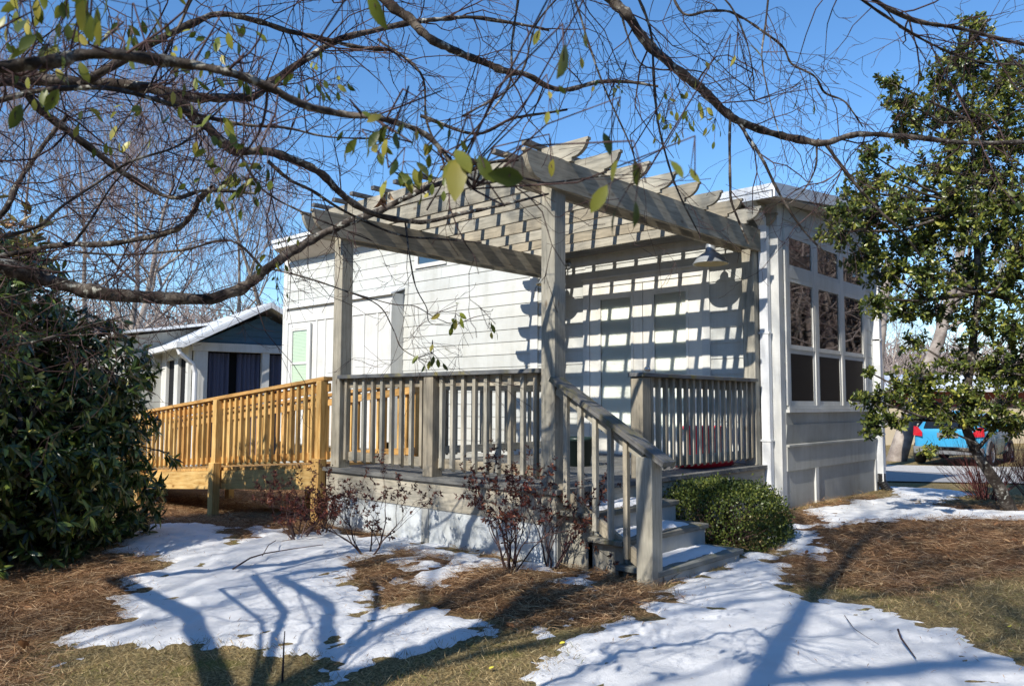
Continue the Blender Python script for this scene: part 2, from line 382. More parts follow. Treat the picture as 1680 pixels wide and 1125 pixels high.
BED = [gp(p) for p in [
    [(520, 850), (640, 880), (740, 905), (860, 925), (1000, 930), (1060, 955), (1105, 975), (1060, 1005), (960, 1025), (840, 1022), (720, 1008), (700, 975), (640, 1000), (560, 940), (430, 890), (380, 880), (400, 850)],
    [(-200, 1200), (-200, 840), (150, 900), (260, 930), (230, 985), (200, 1020), (60, 1060), (20, 1130)],
    [(1255, 850), (1420, 815), (1500, 825), (1750, 830), (1750, 930), (1560, 955), (1480, 975), (1300, 955), (1255, 925), (1335, 900)],
    [(230, 800), (540, 790), (540, 870), (380, 878), (250, 862), (200, 840)],
]]
def snow_mask(X, Y):
    s_ = np.full(X.shape, -9.)
    for p in SNOW_IN: s_ = np.maximum(s_, poly_sd(p, X, Y))
    for p in SNOW_OUT: s_ = np.minimum(s_, -poly_sd(p, X, Y))
    n = np.array([[mnoise.fractal((float(x)*3.2, float(y)*3.2, 1.3), .8, 2.2, 5) for x, y in zip(rx, ry)] for rx, ry in zip(X, Y)])
    n2 = np.array([[mnoise.noise((float(x)*14, float(y)*14, 4.3)) for x, y in zip(rx, ry)] for rx, ry in zip(X, Y)])
    # thin, patchy cover towards the photograph's lower left, whole cover elsewhere
    thin = .10*sstep(1.2, .2, X)*sstep(-1.2, -2.2, Y)
    return s_+.16*n+.07*n2-thin*.4+.025
def bed_mask(X, Y):
    s_ = np.full(X.shape, -9.)
    for p in BED: s_ = np.maximum(s_, poly_sd(p, X, Y))
    return s_

def axis_vals(lo, hi, step, far):
    a = list(np.arange(lo, hi, step)); s_ = step; x = hi; up_ = []
    while x < far: up_.append(x); s_ = min(s_*1.25, .7) if x < 42 else s_*1.3; x += s_
    up_.append(far); s_ = step; x = lo; dn = []
    while x > -far: s_ = min(s_*1.25, .7) if x > -42 else s_*1.3; x -= s_; dn.append(x)
    return np.array(dn[::-1]+a+up_)
xs = axis_vals(-8, 6, .09, 600); ys = axis_vals(-6, 9, .09, 600)
GX, GY = np.meshgrid(xs, ys); GZ = gz(GX, GY)
V = np.stack([GX, GY, GZ], -1).reshape(-1, 3); nx, ny = len(xs), len(ys)
ii = np.arange(ny-1)[:, None]*nx+np.arange(nx-1)[None]; F = np.stack([ii, ii+1, ii+nx+1, ii+nx], -1).reshape(-1, 4)
mg = mat('ground', (.2, .15, .08), .95, .1)
at_ = nn(mg, 'ShaderNodeAttribute'); at_.attribute_name = 'zone'; sep = nn(mg, 'ShaderNodeSeparateColor'); ln(mg, at_.outputs['Color'], sep.inputs[0])
p = geo(mg)
n1 = noise_tex(mg, 60, 6, p, .7); n2 = noise_tex(mg, 4, 5, p, .6); n3 = noise_tex(mg, 170, 3, mapping(mg, p, (.5, 1, 1)), .7)
straw = ramp(mg, n1, [(.34, (.03, .014, .008)), (.5, (.14, .07, .035)), (.68, (.42, .25, .13))])
grass = ramp(mg, n1, [(.34, (.06, .045, .02)), (.5, (.24, .18, .085)), (.68, (.5, .4, .2))])
green = ramp(mg, n3, [(.3, (.10, .10, .025)), (.7, (.3, .28, .07))])
g2 = mixc(mg, ramp(mg, n2, [(.55, (0, 0, 0)), (.7, (.6, .6, .6))]), grass, green)
setc(mg, mixc(mg, sep.outputs[0], g2, straw)); bump(mg, n1, .9, .03)
ground = fast_mesh('ground', V, F, mg, smooth=True); tag(ground, 'dry lawn and mulch ground around the deck', None, None, 'structure')
bm_ = sstep(-.12, .12, bed_mask(GX, GY)+.12*wob(GX, GY, 6, 3)).reshape(-1)
ca = ground.data.color_attributes.new('zone', 'FLOAT_COLOR', 'POINT')
ca.data.foreach_set('color', np.stack([bm_, 0*bm_, 0*bm_, 0*bm_+1], -1).astype(np.float32).ravel())

# snow: a real layer with its own thickness
sx = np.arange(-7.2, 4.8, .035); sy = np.arange(-4.4, 7.6, .035)
SX, SY = np.meshgrid(sx, sy)
# skip cells far from any patch before the slow noise
rough_sd = np.full(SX.shape, -9.)
for pq in SNOW_IN: rough_sd = np.maximum(rough_sd, poly_sd(pq, SX, SY))
keep = rough_sd > -.3
mk = np.full(SX.shape, -1.)
mk[keep] = snow_mask(SX[keep][None], SY[keep][None])[0]
fine = np.zeros(SX.shape); kk = np.argwhere(mk > -.1)
for a, b in kk: fine[a, b] = mnoise.fractal((SX[a, b]*5, SY[a, b]*5, 9.), .9, 2.1, 4)
th = .018*np.clip(mk*6, -1, 1)+.014*fine*np.clip(mk*6, .35, 1)-.03*np.clip(-fine-.08, 0, 1)*np.exp(-np.clip(mk, 0, 1)*4.5)*3
SZ = gz(SX, SY)+th+.002
V = np.stack([SX, SY, SZ], -1).reshape(-1, 3); nx = SX.shape[1]; ny = SX.shape[0]
ii = (np.arange(ny-1)[:, None]*nx+np.arange(nx-1)[None]); F = np.stack([ii, ii+1, ii+nx+1, ii+nx], -1).reshape(-1, 4)
mf = mk.reshape(-1); F = F[(mf[F] > -.06).all(1)]
used = np.unique(F); remap = np.full(len(V), -1); remap[used] = np.arange(len(used)); V = V[used]; F = remap[F]
ms = mat('snow', (.82, .85, .9), .55, .4); p = geo(ms)
sn = noise_tex(ms, 3, 6, p, .65)
setc(ms, ramp(ms, sn, [(.3, (.78, .79, .80)), (.6, (.88, .885, .89))])); bump(ms, noise_tex(ms, 45, 9, p, .85), .8, .025)
snow = fast_mesh('snow', V, F, ms, smooth=True); tag(snow, 'melting patches of old snow on the ground', None, None, 'structure')

def ground_pts(n, x0, x1, y0, y1, test):
    out = []; tot = 0
    while tot < n:
        X = rng.uniform(x0, x1, 60000); Y = rng.uniform(y0, y1, 60000); ok = test(X, Y)
        out.append(np.stack([X[ok], Y[ok]], 1)); tot += ok.sum()
        if ok.sum() == 0: break
    return np.concatenate(out)[:n]
def in_view(X, Y, mn=1.5, mx=14):
    d = np.stack([X-CAM[0], Y-CAM[1]], -1); f_ = d@(FW[:2]/np.linalg.norm(FW[:2])); r_ = d@RT[:2]
    return (f_ > mn) & (f_ < mx) & (abs(r_) < f_*.72)
def snow_sd_fast(X, Y):
    i = np.clip(((Y-sy[0])/.035).astype(int), 0, len(sy)-1); j = np.clip(((X-sx[0])/.035).astype(int), 0, len(sx)-1)
    return mk[i, j]
indeck = lambda X, Y: (X > -3.02) & (X < .0) & (Y > 0.)
inhouse = lambda X, Y: (X < .16) & (Y > 3.55)
# near-camera density falls with distance: thin by 1/depth
def dens(X, Y):
    d = np.hypot(X-CAM[0], Y-CAM[1]); return rng.uniform(0, 1, len(X)) < np.clip(5.0/d, 0, 1)**1.5
PP = ground_pts(85000, -8, 5, -4.5, 8, lambda X, Y: in_view(X, Y) & (bed_mask(X, Y)+.1*wob(X, Y, 6, 3) > rng.uniform(-.25, .1, len(X))) & (snow_sd_fast(X, Y) < .02+rng.uniform(-.02, .03, len(X))) & ~indeck(X, Y) & ~inhouse(X, Y) & dens(X, Y) & (wob(X, Y, 7.3, 5)+.7*wob(X, Y, 17, 8) > rng.uniform(-1.1, .5, len(X))))
n = len(PP); a = rng.uniform(0, 2*math.pi, n); dz = rng.uniform(-.12, .3, n)
dx = np.stack([np.cos(a), np.sin(a), dz], 1)
pos = np.stack([PP[:, 0], PP[:, 1], gz(PP[:, 0], PP[:, 1])+rng.uniform(.003, .03, n)], 1)
V, F = scatter((np.array([(0, -.01, 0), (.5, -.013, .04), (1, 0, .0), (.5, .013, .04)]), np.array([(0, 1, 2, 3)])), pos, dx, np.tile([0, 0, 1.], (n, 1))+.5*rdir(n), rng.uniform(.06, .16, n))
mp = leafmat('pine_straw', [(0, (.09, .045, .025)), (.5, (.34, .19, .10)), (.9, (.6, .41, .25)), (1, (.78, .6, .4))], .6, .2, .1)
tag(fast_mesh('pine_straw', V, F, mp), 'brown pine straw mulch needles', None, None, 'stuff')
PP = ground_pts(48000, -8, 5, -4.5, 8, lambda X, Y: in_view(X, Y) & (bed_mask(X, Y)+.1*wob(X, Y, 6, 3) < rng.uniform(-.1, .12, len(X))) & (snow_sd_fast(X, Y) < .03) & ~indeck(X, Y) & ~inhouse(X, Y) & dens(X, Y))
n = len(PP); a = rng.uniform(0, 2*math.pi, n)
dx = np.stack([np.cos(a)*.8, np.sin(a)*.8, rng.uniform(.1, 1.1, n)], 1)
pos = np.stack([PP[:, 0], PP[:, 1], gz(PP[:, 0], PP[:, 1])-.003], 1)
V, F = scatter((np.array([(0, -.035, 0), (.5, -.03, .05), (1, 0, -.05), (.5, .03, .05)]), np.array([(0, 1, 2, 3)])), pos, dx, rdir(n)+[0, 0, .5], rng.uniform(.025, .06, n))
mgr = leafmat('winter_grass', [(0, (.16, .10, .045)), (.45, (.42, .31, .16)), (.88, (.68, .54, .33)), (.91, (.14, .15, .035)), (1, (.28, .29, .08))], .6, .2, .2)
tag(fast_mesh('grass', V, F, mgr), 'short dormant lawn grass blades', None, None, 'stuff')
PP = ground_pts(900, -8, 5, -4.5, 8, lambda X, Y: in_view(X, Y) & (snow_sd_fast(X, Y) < .0) & ~indeck(X, Y) & ~inhouse(X, Y) & (bed_mask(X, Y)+.25*wob(X, Y, 2.2, 4) > rng.uniform(-.3, .5, len(X))))
n = len(PP); pos = np.stack([PP[:, 0], PP[:, 1], gz(PP[:, 0], PP[:, 1])+rng.uniform(.012, .03, n)], 1); a = rng.uniform(0, 2*math.pi, n)
V, F = scatter(leaf_template(.5, .3, .25), pos, np.stack([np.cos(a), np.sin(a), rng.uniform(-.3, .3, n)], 1), np.tile([0, 0, 1.], (n, 1))+.5*rdir(n), rng.uniform(.025, .06, n))
tag(fast_mesh('leaf_litter', V, F, M['deadleaf']), 'curled brown dead leaves strewn over the mulch and lawn', None, None, 'stuff')
# a few blades and specks poking through the snow
PP = ground_pts(4200, -7, 4.5, -4.3, 6, lambda X, Y: in_view(X, Y) & (snow_sd_fast(X, Y) > .0) & (rng.uniform(0, 1, len(X)) < np.exp(-snow_sd_fast(X, Y)*9)+.03) & ~indeck(X, Y))
n = len(PP); a = rng.uniform(0, 2*math.pi, n)
dx = np.stack([np.cos(a), np.sin(a), rng.uniform(.0, .5, n)], 1)
pos = np.stack([PP[:, 0], PP[:, 1], gz(PP[:, 0], PP[:, 1])+.024+rng.uniform(-.006, .012, n)], 1)
V, F = scatter((np.array([(0, -.04, 0), (.5, -.05, .05), (1, 0, 0), (.5, .05, .05)]), np.array([(0, 1, 2, 3)])), pos, dx, np.tile([0, 0, 1.], (n, 1)), rng.uniform(.012, .05, n))
tag(fast_mesh('snow_litter', V, F, mp), 'specks of needles and bark lying on the snow', None, None, 'stuff')

# road beyond the house on the right
def strip(name, pts, z, material, label):
    mb = MB(); P = [np.array(q[:2]) for q in pts]; N1, N2 = 140, 26; vs = []
    for a in range(N1+1):
        for b in range(N2+1):
            q = (P[0]*(1-a/N1)+P[1]*a/N1)*(1-b/N2)+(P[3]*(1-a/N1)+P[2]*a/N1)*b/N2; vs.append((q[0], q[1], float(gz(q[0], q[1]))+z))
    mb.add(vs, [(a*(N2+1)+b, (a+1)*(N2+1)+b, (a+1)*(N2+1)+b+1, a*(N2+1)+b+1) for a in range(N1) for b in range(N2)]); o = mb.build(name, material); tag(o, label, None, None, 'structure'); return o
pa, pb = on(1447, 797, -.66), on(1560, 799, -.66); dd = (pb-pa)[:2]; dd /= np.linalg.norm(dd); nd = np.array([-dd[1], dd[0]])
if nd@FW[:2] < 0: nd = -nd
dd = dd if dd@RT[:2] > 0 else -dd
def rq(a, b, s_): return [(pa[:2]-dd*9+nd*a), (pa[:2]+dd*60+nd*a), (pa[:2]+dd*60+nd*b), (pa[:2]-dd*9+nd*b)]
ma = mat('asphalt', (.3, .3, .3), .9, .2); p = geo(ma)
setc(ma, ramp(ma, noise_tex(ma, 70, 5, p, .8), [(.35, (.24, .235, .23)), (.65, (.4, .39, .375))]))
mv = mat('gravel', (.4, .38, .36), .9, .2); p = geo(mv)
setc(mv, ramp(mv, noise_tex(mv, 30, 6, p, .85), [(.38, (.38, .36, .33)), (.55, (.62, .6, .57)), (.7, (.78, .77, .75))])); bump(mv, noise_tex(mv, 30, 5, p), .8, .04)
strip('road', rq(.3, 3.0, 1), .022, ma, 'grey asphalt lane beyond the house')
strip('gravel_drive', rq(3.0, 9.5, 1), .028, mv, 'pale gravel drive where the blue car is parked')

# ================================================================== the house
W = 3.6; HX = .14; HL = -9.9; BK = 6.5          # wall line, right corner, left end, back
house = thing('house', 'pale sage lap-sided cottage behind the pergola deck, with white trim and tall windows', 'house', (HX, W, -.55))
def lap(mb, ax, a0, a1, fixed, z0, z1, out, pitch=.178, t=.012):
    """lap boards on a wall. ax 'x': wall runs along x at y=fixed ; 'y': runs along y at x=fixed; out=+-1"""
    z = z0
    while z < z1-.01:
        zt = min(z+pitch, z1); o1 = fixed+out*t; o0 = fixed+out*.001
        if ax == 'x' and a1-a0 > 4:
            cuts = [a0]+[a0+c_+random.uniform(-.5, .5) for c_ in (1.9, 4.3)]+[a1]
            if random.random() < .4: cuts.pop(1)
            for c0, c1 in zip(cuts[:-1], cuts[1:]):
                e_ = random.uniform(-.0015, .0015); mb.prism([(c0+.0015, fixed, z+e_), (c0+.0015, o1, z+e_), (c0+.0015, o0, zt), (c0+.0015, fixed-out*.01, zt)], (c1-c0-.003, 0, 0))
        elif ax == 'x':
            P = [(a0, fixed, z), (a0, o1, z), (a0, o0, zt), (a0, fixed-out*.01, zt)]; mb.prism(P, (a1-a0, 0, 0))
        else:
            P = [(fixed, a0, z), (o1, a0, z), (o0, a0, zt), (fixed-out*.01, a0, zt)]; mb.prism(P, (0, a1-a0, 0))
        z += pitch
mb = MB(); mb.box(HL+.01, HX-.01, W+.02, BK-.01, -.75, 2.78); mb.build('wall', M['siding'], house)
mb = MB(); mb.box(HL+.02, -3.42, W+.021, BK-.02, 2.79, 3.5); mb.build('upper_wall', M['siding'], house)
mb = MB()
lap(mb, 'x', HL, -3.46, W, -.08, 3.36, -1)
lap(mb, 'x', -3.32, -2.5, W, -.08, 2.92, -1); lap(mb, 'x', -.7, HX-.1, W, -.08, 2.92, -1); lap(mb, 'x', -2.5, -.7, W, 2.25, 2.92, -1)
lap(mb, 'y', W+.08, BK-.08, HX, .56, 2.9, 1)
mb.build('siding', M['siding'], house)
for q in ((HL-.012, HL+.12, W-.022, W+.1, -.1, 3.4), (-3.46, -3.32, W-.024, W+.02, -.05, 3.4), (HX-.10, HX+.016, W-.022, W+.085, -.5, 2.92), (HX-.02, HX+.018, BK-.09, BK+.02, -.5, 3.05)):
    mb = MB(); mb.box(*q); mb.build('corner_board', M['trim'], house)
mb = MB()   # lower bands of the window wall
mb.box(HX, HX+.02, W+.085, BK-.09, .43, .56); mb.prism([(HX, W+.085, .43), (HX+.03, W+.085, .43), (HX+.012, W+.085, .22), (HX, W+.085, .22)], (0, BK-W-.175, 0))
mb.prism([(HX, W+.085, .218), (HX+.05, W+.085, .21), (HX+.05, W+.085, .19), (HX, W+.085, .19)], (0, BK-W-.175, 0))
mb.box(HX, HX+.028, W+.085, BK-.09, -.07, .188)
mb.build('wall_band', M['panel'], house)
mb = MB(); mb.box(HX-.01, HX+.008, W+.06, BK-.06, -.7, -.071); mb.build('skirting', M['panel'], house)
mb = MB(); mb.box(HX+.008, HX+.03, 4.42, 4.5, -.7, -.071); mb.box(HX+.008, HX+.03, BK-.13, BK-.09, -.7, -.071); mb.box(HX+.008, HX+.022, 4.5, BK-.13, -.54, -.50)
mb.build('skirting_batten', M['trim'], house)
mb = MB(); mb.box(HL, HX-.02, W-.004, W+.015, -.8, -.081); mb.build('skirting', M['panel'], house)

# roofs: right part rises away from the deck; left part stands higher
EY = W-.45; ex = HX+.18; SL = .107
def zr(y, z0=2.94): return z0+(y-EY)*SL
mb = MB()
mb.prism([(-3.3, EY, zr(EY)-.02), (-3.3, BK+.3, zr(BK+.3)-.02), (-3.3, BK+.3, zr(BK+.3)+.012), (-3.3, EY, zr(EY)+.012)], (3.3+ex, 0, 0)); roof = mb.build('roof', M['roofing'], house)
mb = MB()
mb.box(-3.3, ex, EY-.024, EY, 2.875, 2.945); mb.box(-3.3, ex-.02, EY-.012, EY+.015, 2.80, 2.874)
mb.prism([(ex, EY-.024, 2.80), (ex, BK+.3, zr(BK+.3)-.08), (ex, BK+.3, zr(BK+.3)+.008), (ex, EY-.024, zr(EY)+.008)], (.02, 0, 0))
mb.build('fascia', M['metal_white'], roof)
mb = MB(); mb.box(-3.3, ex-.003, EY+.02, W-.03, 2.845, 2.86)
mb.prism([(HX+.02, W+.0, 2.845), (HX+.02, BK+.25, 3.11), (HX+.02, BK+.25, 3.125), (HX+.02, W, 2.86)], (ex-HX-.023, 0, 0)); mb.build('soffit', M['soffit'], roof)
mb = MB(); mb.prism([(HX-.03, W+.05, 2.75), (HX-.03, BK-.02, 2.75), (HX-.03, BK-.02, 3.15), (HX-.03, W+.05, 2.9)], (.03, 0, 0)); mb.build('gable_wall', M['siding'], house)
mb = MB(); mb.box(-.34, -.22, EY+.03, W-.024, 2.63, 2.843); mb.box(-.05, .02, EY+.2, W-.024, 2.7, 2.843); mb.build('bracket', M['trim'], house)
EL_ = W-.38
mb = MB()
mb.prism([(HL+.2, EL_, 3.66), (HL+.2, BK+.3, 3.66+SL*3), (HL+.2, BK+.3, 3.70+SL*3), (HL+.2, EL_, 3.70)], (-HL-3.25-.2, 0, 0)); roof2 = mb.build('roof', M['metal_white'], house, 'higher white roof over the left part')
mb = MB(); mb.box(HL+.2, -3.25, EL_-.02, EL_, 3.55, 3.70); mb.box(HL+.2, -3.25, EL_-.05, EL_-.021, 3.655, 3.715); mb.build('fascia', M['metal_white'], roof2)
mb = MB(); mb.prism([(HL+.21, EL_, 3.55), (HL+.21, W-.013, 3.36), (HL+.21, W-.013, 3.375), (HL+.21, EL_, 3.565)], (-HL-3.27-.21, 0, 0)); mb.build('soffit', M['soffit'], roof2)
# gable-end wall of the left part
mb = MB(); mb.box(HL+.0, HL+.02, W+.1, BK-.02, -.8, 3.62); mb.build('end_wall', M['siding'], house)
# bump-out with board and batten
BY = 3.36; mb = MB(); mb.box(-9.42, -6.24, BY, W-.013, -.12, 2.42); bump_ = mb.build('bump_out', M['trim'], house)
mb = MB()
for x in [-8.38, -8.12, -7.72, -7.32, -6.98, -6.62]: mb.box(x-.02, x+.02, BY-.014, BY, .02, 2.12)
mb.box(-9.42, -6.24, BY-.018, BY, 2.12, 2.30); mb.box(-9.42, -9.33, BY-.02, BY, -.1, 2.119); mb.box(-6.32, -6.24, BY-.02, BY, -.1, 2.119)
mb.box(-9.42, -6.24, BY-.02, BY, -.1, .02)
mb.build('batten', M['trim'], bump_)
mb = MB(); mb.prism([(-9.46, BY-.06, 2.42), (-9.46, W-.014, 2.53), (-9.46, W-.014, 2.50), (-9.46, BY-.06, 2.39)], (3.25, 0, 0)); mb.build('flashing', M['metal_white'], bump_)

def window_x(x0, x1, z0, z1, y, name='window', parent=house, mid=None, blind='blind_green', tw=.09):
    """double hung window on a wall facing -y"""
    mb = MB()
    mb.box(x0-tw, x0, y-.03, y, z0-.02, z1+tw); mb.box(x1, x1+tw, y-.03, y, z0-.02, z1+tw); mb.box(x0, x1, y-.028, y, z1, z1+tw); mb.box(x0-tw-.02, x1+tw+.02, y-.05, y, z0-.06, z0-.02)
    fr = mb.build(name, M['trim'], parent)
    mb = MB(); s_ = .03
    zm = mid if mid else (z0+z1)/2
    for a, b, yy in ((zm-.02, z1, y-.016), (z0-.02, zm+.02, y-.008)):
        mb.box(x0, x0+s_, yy-.008, yy+.004, a, b); mb.box(x1-s_, x1, yy-.008, yy+.004, a, b)
        mb.box(x0+s_, x1-s_, yy-.007, yy+.004, a, a+s_+.01); mb.box(x0+s_, x1-s_, yy-.007, yy+.004, b-s_, b)
    mb.build('sash', M['trim'], fr)
    mb = MB(); mb.sheet_y(x0+s_, x1-s_, y-.010, z0+.01, z1-.03); mb.build('pane', M['glass_door'], fr)
    mb = MB(); z = z0+.03
    while z < z1-.04:
        mb.obox(((x0+x1)/2, y-.004, z), ((x1-x0)/2-s_, 0, 0), (0, .0022, .009), (0, .001, -.0006)); z += .026
    mb.box(x0+.03, x1-.03, y-.0018, y-.0008, z0+.01, z1-.03)
    mb.build('blind', M[blind], fr)
    return fr
window_x(-9.16, -8.62, .75, 1.99, BY-.02, mid=1.36)
mb = MB()   # glimpse of the high window under the pergola beam
mb.box(-5.95, -5.2, W-.04, W-.014, 2.80, 2.86); mb.box(-5.95, -5.87, W-.038, W-.014, 2.861, 3.15); mb.box(-5.28, -5.2, W-.038, W-.014, 2.861, 3.15); mb.box(-5.95, -5.2, W-.037, W-.014, 3.151, 3.22)
hw = mb.build('high_window', M['trim'], house)
mb = MB(); mb.sheet_y(-5.87, -5.28, W-.02, 2.861, 3.15); mb.build('pane', M['glass'], hw)

# windows of the side wall (facing +x)
def sill(): 
    mb = MB(); mb.box(HX, HX+.055, 3.70, 6.22, .56, .595); mb.box(HX, HX+.035, 3.74, 6.18, .597, .635); return mb.build('window_sill', M['trim'], house)
sill()
cols = [(3.83, 4.42), (4.63, 5.22), (5.43, 6.02)]
mb = MB()
for a in (3.72, 4.5, 5.3, 6.1): mb.box(HX, HX+.03, a, a+.08 if a > 3.8 else a+.07, .636, 2.62)
for a, b in ((3.79, 4.5), (4.58, 5.3), (5.38, 6.1)): mb.box(HX, HX+.028, a, b, 2.05, 2.15); mb.box(HX, HX+.028, a, b, 2.55, 2.62)
mb.build('window_trim', M['trim'], house)
for (a, b) in ((3.79, 4.5), (4.58, 5.3), (5.38, 6.1)):
    mb = MB(); x = HX+.022
    def fr_(z0, z1, w_, xx):
        mb.box(HX, xx, a, a+w_, z0, z1); mb.box(HX, xx, b-w_, b, z0, z1); mb.box(HX, xx-.002, a+w_, b-w_, z0, z0+w_); mb.box(HX, xx-.002, a+w_, b-w_, z1-w_, z1)
    fr_(1.26, 2.05, .045, x+.006); fr_(.636, 1.259, .05, x-.004); fr_(2.15, 2.55, .045, x+.004)
    f = mb.build('window', M['trim'], house)
    mb = MB(); mb.sheet_x(HX+.014, a+.045, b-.045, 1.3, 2.01); mb.sheet_x(HX+.014, a+.045, b-.045, 2.19, 2.51); mb.build('pane', M['glass'], f)
    mb = MB(); mb.box(HX+.0115, HX+.0135, a+.05, b-.05, .686, 1.21); mb.build('pane', M['glass_dark'], f, 'darker screened lower pane')
    mb = MB(); mb.box(HX+.0085, HX+.0105, a+.045, b-.045, .686, 2.52); mb.box(HX+.0085, HX+.0112, b-.2, b-.19, .69, 1.2); mb.build('dark_backing', M['dark'], f)  # near-black sheet stands for the unlit room behind the panes

# french doors
dt = 2.15
mb = MB(); mb.box(-2.52, -2.42, W-.03, W, .0, dt+.1); mb.box(-.78, -.68, W-.03, W, .0, dt+.1); mb.box(-2.42, -.78, W-.028, W, dt, dt+.1)
mb.box(-2.54, -.66, W-.045, W, dt+.101, dt+.125)
ds = mb.build('door_frame', M['trim'], house)
for (x0, x1, g0, g1, hdl) in ((-2.415, -1.605, -2.25, -1.76, False), (-1.595, -.785, -1.44, -.98, True)):
    mb = MB(); y = W-.012; z0, z1 = .02, dt-.01
    mb.box(x0, g0, y-.008, W, z0, z1); mb.box(g1, x1, y-.008, W, z0, z1); mb.box(g0, g1, y-.008, W, z0, .28); mb.box(g0, g1, y-.008, W, 1.99, z1)
    for a, b, c, d in ((g0-.02, g0+.012, .26, 2.01), (g1-.012, g1+.02, .26, 2.01)): mb.box(a, b, y-.018, y-.008, c, d)
    mb.box(g0+.012, g1-.012, y-.017, y-.008, .26, .292); mb.box(g0+.012, g1-.012, y-.017, y-.008, 1.978, 2.01)
    d_ = mb.build('door', M['door'], house, 'glazed door leaf with the handle' if hdl else 'glazed door leaf without a handle')
    mb = MB(); mb.sheet_y(g0, g1, y-.005, .28, 1.99); mb.build('pane', M['glass_door'], d_)
    mb = MB(); z = .30
    while z < 1.975:
        mb.obox(((g0+g1)/2, y+.004, z), ((g1-g0)/2-.012, 0, 0), (0, .003, .0075), (0, .001, -.0004)); z += .0175
    mb.box(g0+.01, g1-.01, y+.0035, y+.0042, .29, 1.985)
    mb.build('blind', M['blind'], d_)
    mb = MB(); mb.box(g0, g1, y+.010, y+.011, .28, 1.99); mb.build('dark_backing', M['dark'], d_)  # dark sheet painted in for room shade behind the blind
    if hdl:
        mb = MB(); mb.lathe((x0+.07, y-.008, 1.07), [(.0, -.05), (.028, -.048), (.03, -.035), (.012, -.02), (.012, -.006), (.033, -.004), (.033, 0)], 16, (0, 1, 0)); mb.build('handle', M['steel'], d_, smooth=True)
mb = MB(); mb.box(-2.415, -.785, W-.024, W-.0, -.02, .019); mb.build('threshold', M['wire'], house)
mb = MB(); mb.box(-3.31, HX-.1, W-.02, W, 2.46, 2.60); mb.build('lit_wall_band', M['trim'], house)  # paler band stands for sunlit wall, the light put into its colour

# gutters' downspouts
def spout(name, pts, w_, d_, label, boot=None):
    mb = MB()
    for a, b in zip(pts[:-1], pts[1:]): mb.beam(a, b, w_, d_, up=(0, -1, .001) if name == 'downspout' and abs(a[0]-.05) < .3 and a[1] < 5 else (1, 0, .001))
    o = mb.build('downspout', M['metal_white'], house, label)
    for z in (pts[0][2]*.5, .25):
        m2 = MB(); x, y = pts[1][0], pts[1][1]; m2.box(x-w_/2-.012, x+w_/2+.012, y-d_/2-.004 if y < 5 else y-w_/2, y+d_/2+.004 if y < 5 else y+w_/2, z, z+.02); m2.build('strap', M['metal_white'], o)
    if boot:
        m2 = MB(); prof = []
        q = np.array(pts[-1]); path = [q+[0, 0, .1], q+[0, 0, .0], q+np.array(boot)*.45+[0, 0, -.05], q+np.array(boot)]
        P = []; 
        for i in range(33):
            t = i/32*3; k = min(int(t), 2); P.append((path[k]*(1-(t-k))+path[k+1]*(t-k), .052+.008*(i % 2)))
        V_, F_ = tubes([P], 10); m2.add(V_.tolist(), F_.tolist(), (0, 0, 1)); m2.build('drain_boot', M['black'], o)
    return o
spout('downspout', [(.02, EY+.03, 2.82), (.02, W-.08, 2.62), (.02, W-.075, -.42)], .095, .07, 'white downspout at the deck corner', (.12, -.12, -.12))
spout('downspout', [(HX+.06, BK-.02, 3.0), (HX+.06, BK-.02, -.36)], .09, .09, 'white downspout at the far corner', (.12, .16, -.18))
mb = MB(); mb.box(-.105, -.065, W-.10, W-.05, -.55, 2.5); mb.build('conduit', M['trim'], house)
mb = MB(); q = [(.0, 3.45, -.25), (.03, 3.42, -.2), (.09, 3.42, -.2), (.13, 3.45, -.3), (.14, 3.5, -.45)]; mb.tube(q, .006, 6); mb.build('cable', M['black'], house)

# barn lamps
def barn_lamp(x, label):
    t = thing('barn_lamp', label, 'wall lamp', (x, W-.02, 2.42), 'barn lamps on the door wall')
    mb = MB(); mb.lathe((x, W-.013, 2.50), [(0, -.03), (.05, -.028), (.058, -.01), (.058, 0)], 20, (0, 1, 0)); mb.build('wall_plate', M['lamp_out'], t, smooth=True)
    mb = MB(); mb.tube([(x, W-.03, 2.50), (x, W-.14, 2.55), (x, W-.27, 2.53), (x, W-.36, 2.47), (x, W-.38, 2.42)], .011, 10); mb.build('arm', M['lamp_out'], t, smooth=True)
    c = (x, W-.38, 2.2); mb = MB(); mb.lathe(c, [(.0, .235), (.035, .23), (.052, .205), (.056, .13), (.10, .105), (.158, .06), (.19, .0), (.197, .0), (.198, -.008), (.19, -.008)], 32); sh = mb.build('lamp_shade', M['lamp_out'], t, smooth=True)
    mb = MB(); mb.lathe(c, [(.188, -.006), (.155, .052), (.098, .097), (.0, .115)], 32); mb.build('reflector', M['lamp_in'], sh, smooth=True)
    mb = MB(); mb.lathe((x, W-.38, 2.21), [(0, 0), (.02, .006), (.03, .03), (.024, .06), (.013, .09)], 16); mb.build('bulb', M['glassbulb'], t, smooth=True)
barn_lamp(-.46, 'galvanised barn lamp on the wall near the right pergola post')
barn_lamp(-2.78, 'galvanised barn lamp left of the french doors, mostly behind the near pergola post')

